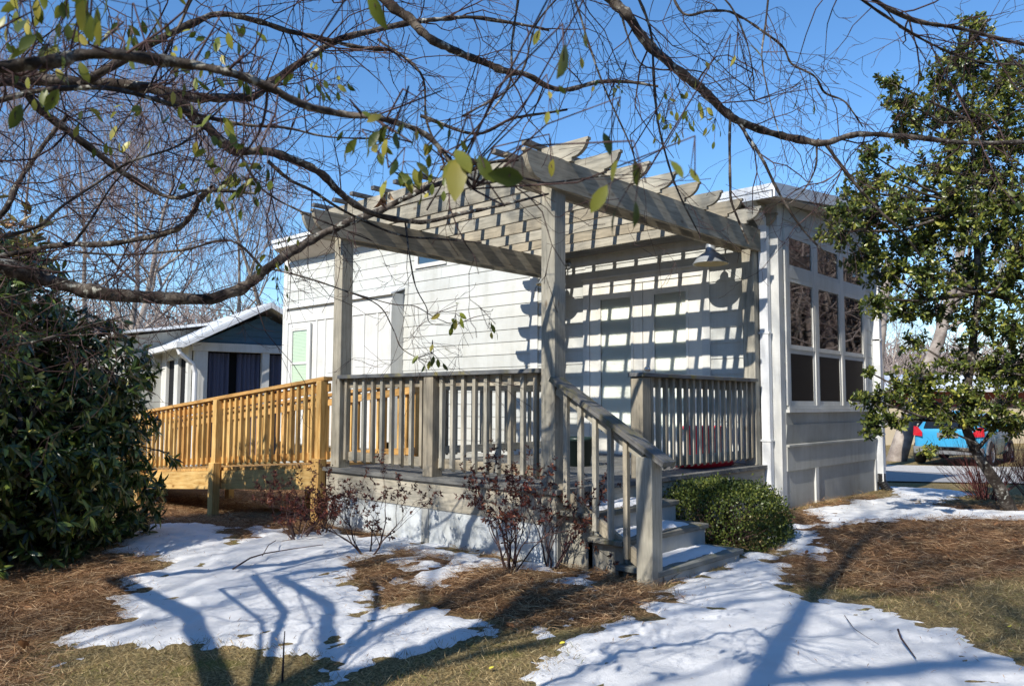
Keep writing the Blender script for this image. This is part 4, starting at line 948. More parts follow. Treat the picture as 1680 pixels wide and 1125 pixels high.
LIMBS = [
 ([(-700, 380, 3.9), (-200, 410, 4.2), (0, 437, 4.5), (55, 450, 4.6), (105, 468, 4.65), (180, 483, 4.7), (330, 490, 4.9), (400, 470, 5.0), (440, 440, 5.0), (500, 400, 5.1), (570, 365, 5.2), (625, 345, 5.3), (690, 312, 5.3), (740, 295, 5.4), (800, 268, 5.5), (850, 262, 5.6)], 34, 5),
 ([(-700, 60, 3.2), (-250, 100, 3.5), (0, 122, 3.8), (100, 135, 3.9), (200, 140, 4.0), (270, 152, 4.0), (330, 200, 4.1), (380, 243, 4.2), (450, 252, 4.3), (520, 280, 4.4), (560, 318, 4.5), (610, 350, 4.6), (690, 364, 4.7), (760, 350, 4.8), (830, 335, 4.9), (900, 318, 5.0)], 30, 4),
 ([(270, 152, 4.0), (330, 160, 4.1), (415, 158, 4.3), (443, 135, 4.4), (507, 95, 4.6), (560, 64, 4.7), (661, 40, 4.9), (722, 32, 5.0), (776, 29, 5.1), (864, 42, 5.2), (900, 50, 5.3)], 18, 5),
 ([(130, 140, 3.9), (236, 78, 3.9), (304, 44, 4.0), (355, 24, 4.1), (405, 30, 4.1), (473, 51, 4.2), (524, 63, 4.3), (590, 78, 4.4), (637, 82, 4.5)], 15, 7),
 ([(440, -120, 4.3), (560, -60, 4.3), (638, 7, 4.3), (671, 30, 4.3), (702, 61, 4.3), (749, 84, 4.4), (790, 101, 4.5), (830, 117, 4.5), (864, 123, 4.6), (898, 142, 4.7), (932, 147, 4.8), (982, 135, 4.9), (1033, 135, 5.0), (1080, 142, 5.0)], 22, 4),
 ([(-600, 190, 1.6), (-100, 118, 1.8), (0, 110, 1.9), (84, 101, 1.95), (135, 91, 2.0), (186, 89, 2.0), (236, 96, 2.05), (304, 105, 2.1), (372, 118, 2.1), (439, 142, 2.15), (490, 169, 2.2), (560, 187, 2.3), (611, 192, 2.3), (655, 203, 2.35), (705, 226, 2.4), (749, 277, 2.4), (775, 310, 2.4)], 26, 7),
 ([(-300, 170, 3.2), (-80, 150, 3.4), (20, 135, 3.6), (68, 182, 3.7), (135, 233, 3.8), (203, 284, 3.9), (253, 314, 4.0), (290, 325, 4.0), (340, 312, 4.1), (420, 318, 4.2)], 18, 5),
 ([(-400, 200, 2.6), (-60, 175, 2.8), (60, 150, 2.9), (170, 145, 2.9), (260, 165, 3.0), (330, 190, 3.1), (400, 205, 3.1), (470, 210, 3.2), (540, 225, 3.3), (640, 228, 3.4)], 12, 3),
 ([(860, -160, 3.9), (950, -70, 4.0), (1006, 0, 4.1), (1033, 30, 4.1), (1060, 68, 4.2), (1100, 105, 4.2), (1120, 122, 4.2), (1154, 149, 4.3), (1188, 182, 4.4), (1211, 199, 4.4), (1272, 220, 4.5), (1323, 231, 4.5), (1353, 235, 4.5), (1407, 221, 4.6), (1492, 225, 4.7), (1593, 235, 4.8), (1680, 233, 4.9), (1800, 228, 5.0)], 22, 7),
 ([(1353, 235, 4.5), (1397, 294, 4.55), (1441, 344, 4.6), (1478, 378, 4.6), (1510, 420, 4.7)], 7, 3),
 ([(1198, 192, 4.4), (1197, 240, 4.35), (1198, 300, 4.3), (1200, 330, 4.3), (1213, 365, 4.3), (1228, 400, 4.3)], 6, 4),
 ([(1213, 203, 4.4), (1250, 260, 4.35), (1280, 320, 4.3), (1320, 380, 4.3), (1372, 432, 4.3)], 6, 3),
 ([(1340, 236, 4.5), (1338, 275, 4.5), (1320, 310, 4.5), (1295, 335, 4.5)], 4, 2),
 ([(1300, -90, 3.4), (1434, 0, 3.5), (1502, 34, 3.6), (1576, 47, 3.7), (1680, 73, 3.8), (1800, 90, 3.9)], 9, 6),
 ([(1330, -60, 3.3), (1414, 0, 3.4), (1458, 30, 3.5), (1525, 71, 3.6), (1593, 98, 3.7), (1680, 108, 3.8)], 6, 3),
 ([(1090, -40, 4.6), (1120, 22, 4.6), (1165, 18, 4.6), (1204, 22, 4.7), (1255, 54, 4.7), (1285, 78, 4.8), (1299, 105, 4.8), (1336, 125, 4.8), (1353, 152, 4.9), (1383, 165, 4.9), (1400, 185, 4.9), (1415, 208, 5.0)], 5, 3),
 ([(1040, -20, 4.0), (1067, 50, 4.0), (1073, 135, 4.0), (1080, 203, 4.0), (1100, 280, 4.0), (1120, 331, 4.0), (1150, 390, 4.1)], 6, 2.5),
 ([(930, -30, 3.8), (950, 20, 3.8), (965, 70, 3.8), (992, 145, 3.8), (1033, 236, 3.8), (1046, 280, 3.8)], 5, 2.5),
 ([(1130, -30, 3.6), (1190, 0, 3.6), (1222, 60, 3.6), (1235, 120, 3.6), (1238, 165, 3.6)], 4, 2),
 ([(1262, -20, 4.1), (1256, 40, 4.1), (1250, 95, 4.1), (1262, 160, 4.1), (1278, 218, 4.1), (1292, 268, 4.1)], 4, 1.5),
 ([(1010, -20, 4.4), (1030, 60, 4.4), (1060, 110, 4.4), (1150, 118, 4.5), (1190, 150, 4.5)], 4, 2),
 ([(-150, 520, 4.2), (0, 355, 4.4), (27, 304, 4.5), (68, 243, 4.6), (110, 190, 4.6)], 14, 6),
 ([(-60, 400, 3.0), (55, 375, 3.1), (100, 340, 3.1), (160, 300, 3.2), (215, 265, 3.2), (300, 235, 3.3), (370, 170, 3.4)], 7, 3),
 ([(120, 400, 3.2), (150, 360, 3.2), (180, 310, 3.2), (215, 270, 3.2), (250, 225, 3.3)], 5, 2),
 ([(440, 265, 4.4), (475, 295, 4.4), (512, 313, 4.5), (568, 348, 4.6), (653, 385, 4.7), (720, 392, 4.8), (790, 398, 4.9)], 7, 3),
 ([(390, 245, 4.2), (430, 310, 4.2), (500, 350, 4.2), (560, 375, 4.3), (610, 395, 4.3)], 5, 2),
 ([(440, 440, 5.0), (500, 455, 4.9), (560, 475, 4.8), (620, 500, 4.7), (645, 540, 4.7), (660, 572, 4.6), (700, 594, 4.6)], 3.5, 1.5),
 ([(560, 475, 4.8), (640, 498, 4.7), (680, 502, 4.7), (712, 520, 4.6), (745, 534, 4.6)], 2.5, 1.2),
 ([(665, 365, 4.7), (672, 420, 4.6), (682, 470, 4.6), (700, 505, 4.6), (706, 530, 4.6), (745, 534, 4.6)], 3.5, 1.2),
 ([(348, 309, 4.1), (326, 328, 4.2), (316, 350, 4.3), (280, 380, 4.5), (180, 400, 4.7), (100, 402, 4.7), (0, 420, 4.7)], 12, 9),
 ([(-100, 640, 4.2), (0, 575, 4.2), (60, 560, 4.2), (110, 545, 4.3), (160, 530, 4.3), (220, 515, 4.4)], 7, 2),
 ([(-120, 500, 3.8), (0, 490, 3.8), (70, 472, 3.9), (130, 455, 3.9)], 4, 2),
 ([(440, 450, 5.0), (380, 395, 5.0), (300, 410, 5.0), (200, 418, 5.1), (110, 412, 5.1)], 5, 4),
 ([(330, -40, 3.4), (300, 30, 3.4), (270, 90, 3.3), (240, 150, 3.3), (180, 230, 3.2)], 6, 3),
 ([(620, 65, 4.8), (690, 120, 4.7), (700, 200, 4.7), (730, 280, 4.6), (700, 345, 4.6)], 5, 3),
 ([(690, 190, 4.0), (780, 220, 4.0), (840, 195, 4.1), (900, 185, 4.2), (930, 180, 4.3)], 7, 4),
 ([(749, 277, 2.4), (790, 300, 2.5), (850, 292, 2.6), (900, 300, 2.7), (980, 290, 2.8), (1060, 285, 2.9)], 6, 2),
 ([(850, 0, 3.0), (840, 70, 3.0), (835, 140, 3.0), (790, 200, 3.0), (735, 262, 3.0), (700, 320, 3.0)], 5, 2),
 ([(760, 190, 3.2), (830, 150, 3.3), (860, 110, 3.3), (880, 40, 3.4), (930, -20, 3.4)], 5, 3),
]
otree = thing('overhanging_tree', 'lichen-covered bare tree whose limbs hang across the top of the photograph', 'tree', tuple(T1))
tr_ = [(T1+[0, 0, -.3], .2), (T1+[0, 0, .4], .165), (T1+[.05, .02, 1.6], .15), (T1+[-.03, .0, 2.7], .14), (T1top, .13), (T1+[.1, -.1, 4.4], .1), (T1+[0, .1, 5.8], .07), (T1+[.2, .1, 7.4], .03)]
V_, F_ = tubes([tr_], 12); fast_mesh('trunk', V_, F_, M['bark'], otree, True)
paths = []
for pts, w0, w1 in LIMBS:
    L_ = limb(pts, w0, w1)
    first = L_[0][0]
    if pts[0][0] < -50 or pts[0][1] < -5:       # starts outside the picture: carry it back to the trunk
        j = T1+[0, 0, min(max(first[2]-T1[2]-.1, 2.4), 5.2)]
        mid_ = (first*.55+j*.45)+np.array([0, 0, .22]); L_ = [(j, L_[0][1]*1.5), (mid_, L_[0][1]*1.25)]+L_
    paths.append(L_)
V_, F_ = tubes(paths, 9)
# knobbly bark
ax_ = np.concatenate([np.repeat(np.array([q for q, r_ in L_]), 9, 0) for L_ in paths]); nv = np.array([mnoise.noise(Vector((q*14).tolist()))+.6*mnoise.noise(Vector((q*45).tolist())) for q in V_]); V_ = ax_+(V_-ax_)*(1+.38*nv)[:, None]
limbs_o = fast_mesh('limbs', V_, F_, M['bark'], otree, True)
tw = []; tips = []
def twig(p, d, L, r, lev, droop=.0):
    k = 7 if L > .3 else 4; pts = [(p, r)]; q = p.copy(); dd_ = d.copy()
    for i in range(k):
        dd_ = nrm(dd_+rng.normal(0, .27, 3)+np.array([0, 0, -droop*.25])); q = q+dd_*L/k*rng.uniform(.6, 1.4); pts.append((q.copy(), max(r*(1-.65*(i+1)/k), .0011)))
    tw.append(pts); tips.append((pts[-1][0], dd_))
    if lev > 0:
        for _ in range(rng.integers(2, 4)):
            i = rng.integers(1, k); a, ra = pts[i]; o = nrm(np.cross(pts[i+1][0]-pts[i][0] if i < k else dd_, rng.normal(size=3)))
            twig(a, nrm(dd_*.75+o*.65), L*rng.uniform(.3, .65), ra*.7, lev-1, droop)
for (pts, w0, w1), L_ in zip(LIMBS, paths):
    Lp = np.array([q for q, r_ in L_]); seglen = np.linalg.norm(np.diff(Lp, axis=0), axis=1); n_seg = len(seglen)
    dep = np.mean([q[2] for q in pts])
    for i in range(1, n_seg):
        u0 = np.dot(Lp[i]-CAM, FW)
        q_ = Lp[i]-CAM; vu = 840+FPX*(q_@RT)/max(u0, .2); vv = 562.5-FPX*(q_@UP)/max(u0, .2)
        rate = 7.8*seglen[i]*(.45 if (vu > 600 and vu < 1000 and vv > 140) else 1)*(.3 if (vu > 430 and vv > 285) else 1.35 if vu < 430 else 1.0)*(1.25 if np.dot(Lp[i]-CAM, RT) < -.1*u0 else .8)*(.5 if dep < 2.6 else 1)
        for _ in range(rng.poisson(min(rate, 6))):
            d0 = nrm(Lp[i+1 if i+1 < len(Lp) else i]-Lp[i-1]); o = nrm(np.cross(d0, rng.normal(size=3)))
            dirn = nrm(d0*rng.uniform(.1, .9)+o*rng.uniform(.5, 1.0)+np.array([0, 0, rng.uniform(-.3, .25)]))
            # keep twigs from pointing straight at the lens
            dirn = nrm(dirn-FW*min(0, dirn@FW)*0.6)
            twig(Lp[i], dirn, rng.uniform(.25, .95)*min(1, dep/3.5), min(L_[i][1]*.45, rng.uniform(.0026, .0056)), 2, rng.uniform(-.3, .6))

# leaves still hanging on it: (u, v, depth, leaves, size in m)
LEAVES = [(30, 30, 2.0, 7, .06), (100, 40, 2.0, 5, .06), (140, 25, 1.7, 4, .085), (60, 95, 1.9, 5, .075), (25, 195, 1.8, 1, .085), (85, 165, 1.9, 1, .07), (180, 70, 2.2, 4, .05), (215, 75, 2.2, 4, .05), (245, 45, 2.3, 3, .05), (110, 110, 2.0, 3, .08),
 (270, 80, 2.6, 5, .05), (340, 85, 2.5, 6, .055), (385, 60, 2.5, 3, .06), (300, 140, 2.6, 3, .06), (320, 165, 2.4, 3, .055), (225, 215, 2.7, 5, .065), (135, 222, 2.8, 3, .05), (195, 245, 2.8, 2, .045), (365, 215, 2.6, 3, .075), (360, 265, 2.7, 4, .06), (320, 245, 2.7, 1, .06), (375, 300, 3.0, 10, .06), (400, 305, 3.0, 10, .055), (350, 315, 3.0, 5, .06), (425, 302, 3.0, 3, .06), (500, 135, 2.6, 3, .05), (535, 155, 2.7, 3, .05), (520, 105, 2.8, 2, .04),
 (615, 12, 1.7, 1, .09), (635, 220, 2.0, 3, .062), (655, 222, 2.0, 3, .06), (625, 260, 2.1, 3, .06), (680, 240, 2.2, 3, .05), (735, 245, 2.2, 2, .05), (590, 235, 2.3, 3, .05), (660, 280, 2.2, 3, .065), (775, 295, 1.55, 2, .105), (835, 290, 1.55, 1, .09), (795, 275, 1.6, 1, .07), (925, 100, 1.6, 1, .09), (905, 180, 2.0, 2, .04), (960, 68, 2.0, 1, .05), (955, 105, 2.2, 1, .04), (997, 235, 1.9, 1, .065), (880, 62, 1.9, 1, .045), (1060, 300, 1.5, 3, .065), (1140, 290, 1.7, 1, .05), (905, 275, 2.0, 1, .05),
 (1240, 82, 2.6, 1, .06), (1176, 102, 3.4, 1, .06), (1203, 100, 3.4, 1, .06), (1150, 115, 3.3, 3, .05), (1110, 185, 3.3, 4, .045), (1145, 200, 3.3, 5, .05), (1170, 210, 3.3, 3, .05), (1095, 215, 3.4, 5, .045), (1120, 225, 3.4, 3, .05), (1336, 178, 3.2, 1, .055), (1355, 175, 3.2, 1, .055), (1305, 172, 3.2, 1, .05), (1003, 145, 3.6, 3, .04), (1020, 140, 3.6, 2, .03),
 (745, 524, 4.6, 5, .075), (800, 540, 4.6, 2, .07), (706, 590, 4.6, 6, .07), (445, 430, 4.6, 3, .06), (470, 440, 4.7, 1, .05), (478, 395, 4.7, 2, .05), (455, 470, 4.8, 3, .05), (395, 240, 3.4, 2, .05), (730, 300, 2.8, 3, .05), (560, 145, 3.0, 2, .05), (1670, 340, 3.0, 2, .05), (50, 130, 2.4, 4, .055), (400, 130, 2.6, 4, .05), (10, 60, 2.3, 5, .055), (690, 330, 2.9, 1, .06)]
pos = []; xd = []; upv = []; sz = []; stems = []
for u, v, d, n_, s_ in LEAVES:
    n_, s_ = (int(n_*1.7)+1 if n_ > 1 else n_), s_*(.8 if n_ > 1 else .9)
    c = at(u, v, d); root = c+np.array([rng.normal(0, .03), rng.normal(0, .03), .07+rng.uniform(0, .05)])
    # stem back to the nearest limb vertex
    allp = np.array([q for L_ in paths for q, r_ in L_ ]); near = allp[np.argmin(((allp-c)**2).sum(1)+(allp[:, 2] < c[2])*.15)]
    if np.linalg.norm(near-c) < 1.6:
        mid = (near+root)/2+rng.normal(0, .05, 3); stems.append([(near, .0032), (mid, .0026), (root, .002), (c, .0014)])
    for k in range(n_):
        q = c+rng.normal(0, .028 if n_ < 6 else .045, 3)*(n_ > 1)
        dirn = nrm(q-root+rng.normal(0, .5, 3)*s_+np.array([0, 0, -.02])); pos.append(q-dirn*s_*.5); xd.append(dirn); upv.append(rng.normal(size=3)+np.array([0, 0, .3])-.8*FW); sz.append(s_*rng.uniform(.8, 1.15))
        stems.append([(root if n_ < 3 else c+(root-c)*.4, .0012), (pos[-1], .0009)])
V_, F_ = scatter(leaf_template(.46, .10, -.15), pos, xd, upv, sz); fast_mesh('leaves', V_, F_, M['semi'], otree, True)
V_, F_ = tubes(tw+[[(a_, r_) for a_, r_ in q] for q in stems], 4); fast_mesh('twigs', V_, F_, M['twig'], limbs_o, True)

# two curled dead leaves caught on the limb above the left pergola post
pos = [at(632, 322, 4.55)+rng.normal(0, .02, 3) for _ in range(5)]; V_, F_ = scatter(leaf_template(.5, .5, -.4), pos, rdir(5)*.4+[0, 0, -1], rdir(5), [.07]*5)
fast_mesh('dead_leaves', V_, F_, M['deadleaf'], otree)

# ================================================================== evergreens and shrubs
def leaf_cloud(centres, per, size, tmpl, spread_r, dirmode='out', jitter=.6, flat=.0):
    """leaf whorls round given shoot tips: centres (n,3+r)"""
    pos = []; xd = []; up_ = []; sz = []
    for c, dn in centres:
        n_ = max(1, int(per*rng.uniform(.6, 1.3)))
        a = rng.uniform(0, 2*math.pi, n_); rad = rng.uniform(.0, 1, n_)
        t = np.array([0, 0, 1.]) if abs(dn[2]) < .8 else np.array([1., 0, 0])
        A = nrm(np.cross(dn, t)); B = np.cross(dn, A)
        side = A[None]*np.cos(a)[:, None]+B[None]*np.sin(a)[:, None]
        dirs = side*rng.uniform(.6, 1.1, (n_, 1))+dn[None]*rng.uniform(.1, .9, (n_, 1))+rng.normal(0, jitter*.3, (n_, 3))+np.array([0, 0, flat])
        pos.append(c[None]-dn[None]*rng.uniform(0, spread_r, (n_, 1))); xd.append(dirs); up_.append(dn[None]+rng.normal(0, jitter, (n_, 3))+[0, 0, .3]); sz.append(size*rng.uniform(.6, 1.2, n_))
    return scatter(tmpl, np.concatenate(pos), np.concatenate(xd), np.concatenate(up_), np.concatenate(sz))

# rhododendron: shoot tips over lumpy mass
rc = np.array([*hv(6.9, -4.75), .55]); rh = thing('rhododendron', 'large dark evergreen shrub with long drooping leaves at the left edge', 'shrub', (rc[0], rc[1], -.85))
lumps = [(0, 0, 0, 1.35, 1.45), (.5, -.4, -.5, 1.1, .95), (-.4, .6, -.1, 1.2, 1.3), (.2, .9, .2, .95, 1.1), (-.6, -.7, -.3, 1.1, 1.1), (.75, .25, -.7, .75, .7), (-.2, -.1, .75, .85, .75), (-1.2, 0, .2, 1.3, 1.3), (.9, -.2, .1, .62, .6), (.35, .1, .95, .5, .5), (-.3, 0, 1.05, .8, .75), (.3, .3, .9, .7, .7), (-1.0, 0, 1.1, .9, .7), (1.0, -.3, .35, .5, .6), (.95, -.2, -.35, .55, .6), (.7, -.9, -.9, .7, .6), (-.2, -1.2, -.8, .9, .8)]
fw2 = np.array([FW[0], FW[1], 0]); fw2 /= np.linalg.norm(fw2); rt2 = np.array([RT[0], RT[1], 0])
cen = []
for (r_, f_, z_, rad, rz_) in lumps:
    k = int(480*rad*rad)
    d = rdir(k); c0 = rc+rt2*r_-fw2*f_*1.0+np.array([0, 0, z_])
    P_ = c0+d*np.array([rad, rad, rz_])*rng.uniform(.72, 1.03, (k, 1))
    for p_, dn in zip(P_, d):
        if p_[2] < -.75 or (dn@fw2 > .55 and rng.random() < .6): continue
        cen.append((p_, nrm(dn*[1, 1, .6]+[0, 0, .35]+rng.normal(0, .2, 3))))
tb = [([(rc+np.array([rng.normal(0, .25), rng.normal(0, .25), -1.5]), .035), (rc+rng.normal(0, .4, 3)*[1, 1, .3], .025), (c, .005)]) for c, d in cen[::7]]
V_, F_ = tubes(tb, 5); fast_mesh('stems', V_, F_, M['bark'], rh, True)
V_, F_ = leaf_cloud(cen, 11, .112, leaf_template(.27, .10, -.35), .05, flat=-.45); fast_mesh('leaves', V_, F_, M['rhodo'], rh, True)
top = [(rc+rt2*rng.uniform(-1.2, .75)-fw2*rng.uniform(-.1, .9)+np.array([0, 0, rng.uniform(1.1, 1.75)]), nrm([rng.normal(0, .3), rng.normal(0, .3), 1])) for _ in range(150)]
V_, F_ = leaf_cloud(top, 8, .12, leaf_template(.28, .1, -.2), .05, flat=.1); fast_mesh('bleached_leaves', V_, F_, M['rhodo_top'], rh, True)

# holly tree on the right: clumps (u, v, radius px, depth)
HC = [(1600, 40, 32, 8.2), (1575, 95, 45, 8.3), (1540, 130, 45, 8.2), (1600, 110, 50, 8.4), (1640, 140, 45, 8.1), (1460, 135, 28, 8.0), (1480, 165, 38, 8.1), (1500, 195, 40, 8.2), (1545, 185, 50, 8.5), (1600, 190, 55, 8.2), (1655, 110, 35, 8.6),
 (1480, 215, 30, 8.3), (1425, 250, 32, 7.9), (1445, 290, 45, 8.0), (1415, 315, 40, 7.9), (1390, 345, 42, 7.8), (1375, 380, 38, 7.8), (1430, 360, 60, 8.1), (1480, 330, 55, 8.4), (1535, 280, 55, 8.3), (1590, 270, 60, 8.6), (1640, 290, 60, 8.3), (1670, 230, 40, 8.4),
 (1520, 380, 65, 8.5), (1580, 360, 60, 8.1), (1640, 380, 65, 8.6), (1420, 420, 45, 8.0), (1460, 440, 55, 8.3), (1520, 450, 60, 8.0), (1590, 440, 60, 8.6), (1650, 460, 60, 8.2), (1440, 490, 38, 7.9), (1480, 510, 42, 8.2), (1540, 510, 45, 8.4), (1610, 520, 55, 8.3), (1665, 540, 50, 8.0), (1480, 345, 40, 7.7),
 (1640, 600, 55, 8.2), (1585, 590, 50, 8.4), (1520, 620, 50, 8.0), (1475, 635, 45, 7.9), (1435, 655, 35, 7.8), (1430, 690, 32, 7.8), (1470, 690, 30, 7.9), (1520, 662, 34, 8.1), (1585, 645, 40, 8.1), (1640, 660, 50, 8.0), (1632, 692, 26, 8.2), (1553, 705, 16, 7.8), (1524, 738, 18, 7.8), (1475, 752, 0, 8), (1665, 700, 30, 8.1), (1500, 560, 26, 8.3), (1710, 350, 70, 8.4), (1720, 500, 70, 8.3), (1715, 620, 60, 8.2), (1720, 220, 60, 8.4), (1365, 345, 22, 7.9), (1425, 610, 12, 8.0), (1598, 690, 18, 7.9), (1512, 672, 20, 7.9), (1548, 680, 24, 7.9), (1585, 678, 22, 8.0), (1655, 180, 45, 8.3), (1665, 330, 50, 8.1), (1690, 130, 40, 8.4), (1670, 410, 50, 8.0), (1620, 330, 50, 8.5), (1675, 600, 45, 8.3), (1560, 320, 45, 8.0), (1500, 400, 50, 8.6), (1640, 230, 45, 8.2), (1560, 240, 40, 8.2)]
hb = on(1668, 858, -.62); hb = np.array([hb[0], hb[1], float(gz(hb[0], hb[1]))])
ht = thing('holly_tree', 'dense evergreen holly with a leaning trunk beside the gravel drive', 'tree', tuple(hb))
hp = [(hb+[0, 0, -.15], .075), (at(1640, 800, 8.3), .06), (at(1600, 740, 8.25), .05), (at(1580, 690, 8.25), .045), (at(1592, 600, 8.3), .04), (at(1605, 480, 8.3), .035), (at(1600, 340, 8.3), .025), (at(1595, 200, 8.3), .016), (at(1598, 60, 8.2), .006)]
V_, F_ = tubes([hp, [(hb+[.12, .1, -.15], .055), (at(1690, 720, 8.4), .045), (at(1700, 500, 8.4), .035), (at(1690, 250, 8.4), .02)]], 8); trk = fast_mesh('trunk', V_, F_, M['bark'], ht, True)
br = []; cen = []
HT = np.array([p_ for p_, r_ in hp])
for u, v, rp_, d in HC:
    if rp_ < 5: continue
    c = at(u, v, d); rad = rp_*d/FPX
    j = HT[np.argmin(((HT-c)**2*[1, 1, 2.2]).sum(1)+(HT[:, 2] > c[2])*.4)]
    mid = (j+c)/2+rng.normal(0, .08, 3)+[0, 0, -.05]; br.append([(j, .022), (mid, .014), (c, .006)])
    n_ = int(28*(rp_/40)**2*1.0)+5
    for _ in range(n_):
        dn = rdir(1)[0]; q = c+dn*rad*rng.uniform(.35, 1.12)*np.array([1, 1, .9]); cen.append((q, nrm(dn+[0, 0, .4])))
        if rng.random() < .8: br.append([(c+rng.normal(0, .03, 3), .005), ((c+q)/2+rng.normal(0, .02, 3), .0035), (q, .002)])
V_, F_ = tubes(br, 4); crown = fast_mesh('crown', V_, F_, M['bark'], ht, True)
V_, F_ = leaf_cloud(cen, 17, .057, leaf_template(.46, .12, -.15), .11, jitter=.8, flat=.05); fast_mesh('leaves', V_, F_, M['holly'], crown, True)

# clipped boxwood beside the steps
bc = np.array([.37, 1.84, -.6]); bx = thing('boxwood', 'rounded clipped boxwood bush beside the deck steps', 'bush', (bc[0], bc[1], -.62))
pos = []; xd = []; k = 26000
d = rdir(k*2); d = d[d[:, 2] > -.35][:k]; k = len(d)
lump = 1/((abs(d)**3.2).sum(1)**(1/3.2))*.93+.02*np.sin(d[:, 0]*9+1)*np.cos(d[:, 1]*8)+.045*np.abs(rng.normal(size=k))*(rng.random(k) < .25)
rad = np.array([.60, .58, .58]); P_ = bc+[0, 0, .03]+d*rad*(lump*rng.uniform(.5, 1.0, k)**.35)[:, None]
V_, F_ = scatter(small_leaf(.62), P_, d*.7+rng.normal(0, .6, (k, 3))+[0, 0, .3], rdir(k), rng.uniform(.018, .032, k)); fast_mesh('leaves', V_, F_, M['box'], bx)
sp_ = [[(bc+rng.normal(0, .06, 3)*[1, 1, 0], .008), (bc+d[i]*rad*.4, .005), (bc+d[i]*rad*.8, .002)] for i in range(0, 260)]
V_, F_ = tubes(sp_, 4); fast_mesh('stems', V_, F_, M['twig'], bx)

def azalea(base, H, Wd, n_stem, seed, label, leaves=1.0, lean=(0, 0), name='azalea', mt='azalea', size=.03):
    r_ = np.random.default_rng(seed); global rng
    keep_ = rng; rng = r_
    g = float(gz(base[0], base[1])); t = thing(name, label, 'shrub', (base[0], base[1], g))
    out = []; b0 = np.array([base[0], base[1], g])
    for i in range(n_stem):
        a = 2*math.pi*i/n_stem+r_.uniform(-.4, .4); e = r_.uniform(.25, .95)
        d = nrm([math.cos(a)*e*Wd/H+lean[0], math.sin(a)*e*Wd/H+lean[1], 1.0])
        grow(out, b0+np.array([math.cos(a), math.sin(a), 0])*.03-[0, 0, .02], d, H*r_.uniform(.35, .55), .008, 3, r_, .6, .12, (2, 3), .0016, 4, .14)
    V_, F_ = tubes([p_ for l_, p_ in out], 4); st_ = fast_mesh('stems', V_, F_, M['twig'], t)
    cen = [(p_[-1][0], nrm(p_[-1][0]-p_[-2][0])) for l_, p_ in out if l_ <= 1]+[(p_[2][0], nrm(p_[-1][0]-p_[-2][0])) for l_, p_ in out if l_ == 0]
    cen = [c for c in cen if r_.random() < leaves]
    if cen:
        V_, F_ = leaf_cloud(cen, 7, size, leaf_template(.42, .1, -.1), .025, jitter=.7, flat=-.05); fast_mesh('leaves', V_, F_, M[mt], t)
    rng = keep_; return t
def bxy(u, v): q = on(u, v, -.6); return (q[0], q[1])
azalea(bxy(603, 922), .78, .75, 6, 5, 'sparse azalea with dark red leaves at the left part of the white deck skirting', .9)
azalea(bxy(838, 948), .84, .75, 9, 8, 'bushier azalea with dark red leaves below the near pergola post', 1.0)
azalea(bxy(905, 940), .78, .5, 6, 22, 'upright azalea with dark red leaves beside the steps', .8, (.15, 0))
azalea(bxy(488, 888), .55, .6, 9, 31, 'low brownish azalea in the shade beside the ramp', 1.0)
azalea(bxy(530, 880), .45, .35, 6, 32, 'small reddish azalea at the left corner of the deck', .8)
# bare red stemmed shrub on the right
def red_shrub(base, label, n_, H, seed, Wd=.75):
    r_ = np.random.default_rng(seed); g = float(gz(*base)); t = thing('bare_shrub', label, 'shrub', (*base, g)); out = []
    for i in range(n_):
        a = r_.uniform(0, 2*math.pi); e = r_.uniform(.05, Wd); b0 = np.array([base[0]+math.cos(a)*.12*r_.random(), base[1]+math.sin(a)*.12*r_.random(), g-.02])
        grow(out, b0, nrm([math.cos(a)*e, math.sin(a)*e, 1]), H*r_.uniform(.5, .8), .0045, 2, r_, .35, .12, (2, 3), .0016, 4, .08)
    V_, F_ = tubes([p_ for l_, p_ in out], 4); fast_mesh('stems', V_, F_, M['redtwig'], t)
red_shrub(bxy(1618, 838), 'bare reddish twiggy shrub in front of the gravel drive', 60, .62, 4, 1.3)
red_shrub(bxy(1700, 830), 'bare twiggy shrub at the right edge behind the holly trunk', 45, .6, 6, 1.0)

# sapling stick and fallen twigs
def stick(pts, r, name, label, cat, m_='twig', br_=()):
    P = [np.array(p_) for p_ in pts]; k = len(P); V_, F_ = tubes([[(p_, r*(1-.6*i/(k-1))) for i, p_ in enumerate(P)]]+[[(np.array(q), r*.5) for q in b] for b in br_], 6)
    o = fast_mesh(name, V_, F_, M[m_], smooth=True); tag(o, label, cat); return o
def gpt(u, v, h=.05):
    q = gp([(u, v)])[0]; return np.array([q[0], q[1], float(gz(q[0], q[1]))+h])
b = gpt(463, 1118, -.02); up1 = b+[0, 0, .12]; stick([b, up1+[.005, 0, 0], up1+[-.01, .01, .07], up1+[.012, .0, .14]], .006, 'sapling', 'thin bare sapling stick poking out of the grass at the bottom left', 'sapling')
b = gpt(1510, 1095); stick([gpt(1474, 1048), gpt(1478, 1065, .06), gpt(1490, 1080, .055), gpt(1503, 1097)], .006, 'fallen_twig', 'short dark twig lying on the snow at the lower right', 'twig')
stick([gpt(1386, 1024), gpt(1402, 1050, .06), gpt(1422, 1064, .06), gpt(1443, 1074)], .0022, 'fallen_twig', 'hair-thin curved twig on the snow beside the short dark one', 'twig')
stick([gpt(382, 944), gpt(410, 930, .07), gpt(435, 922, .07), gpt(480, 910), gpt(530, 903)], .007, 'fallen_twig', 'long forked branch lying on the snow left of the azaleas', 'twig', br_=[[gpt(430, 924, .06), gpt(440, 912, .09), gpt(452, 900, .07)]])
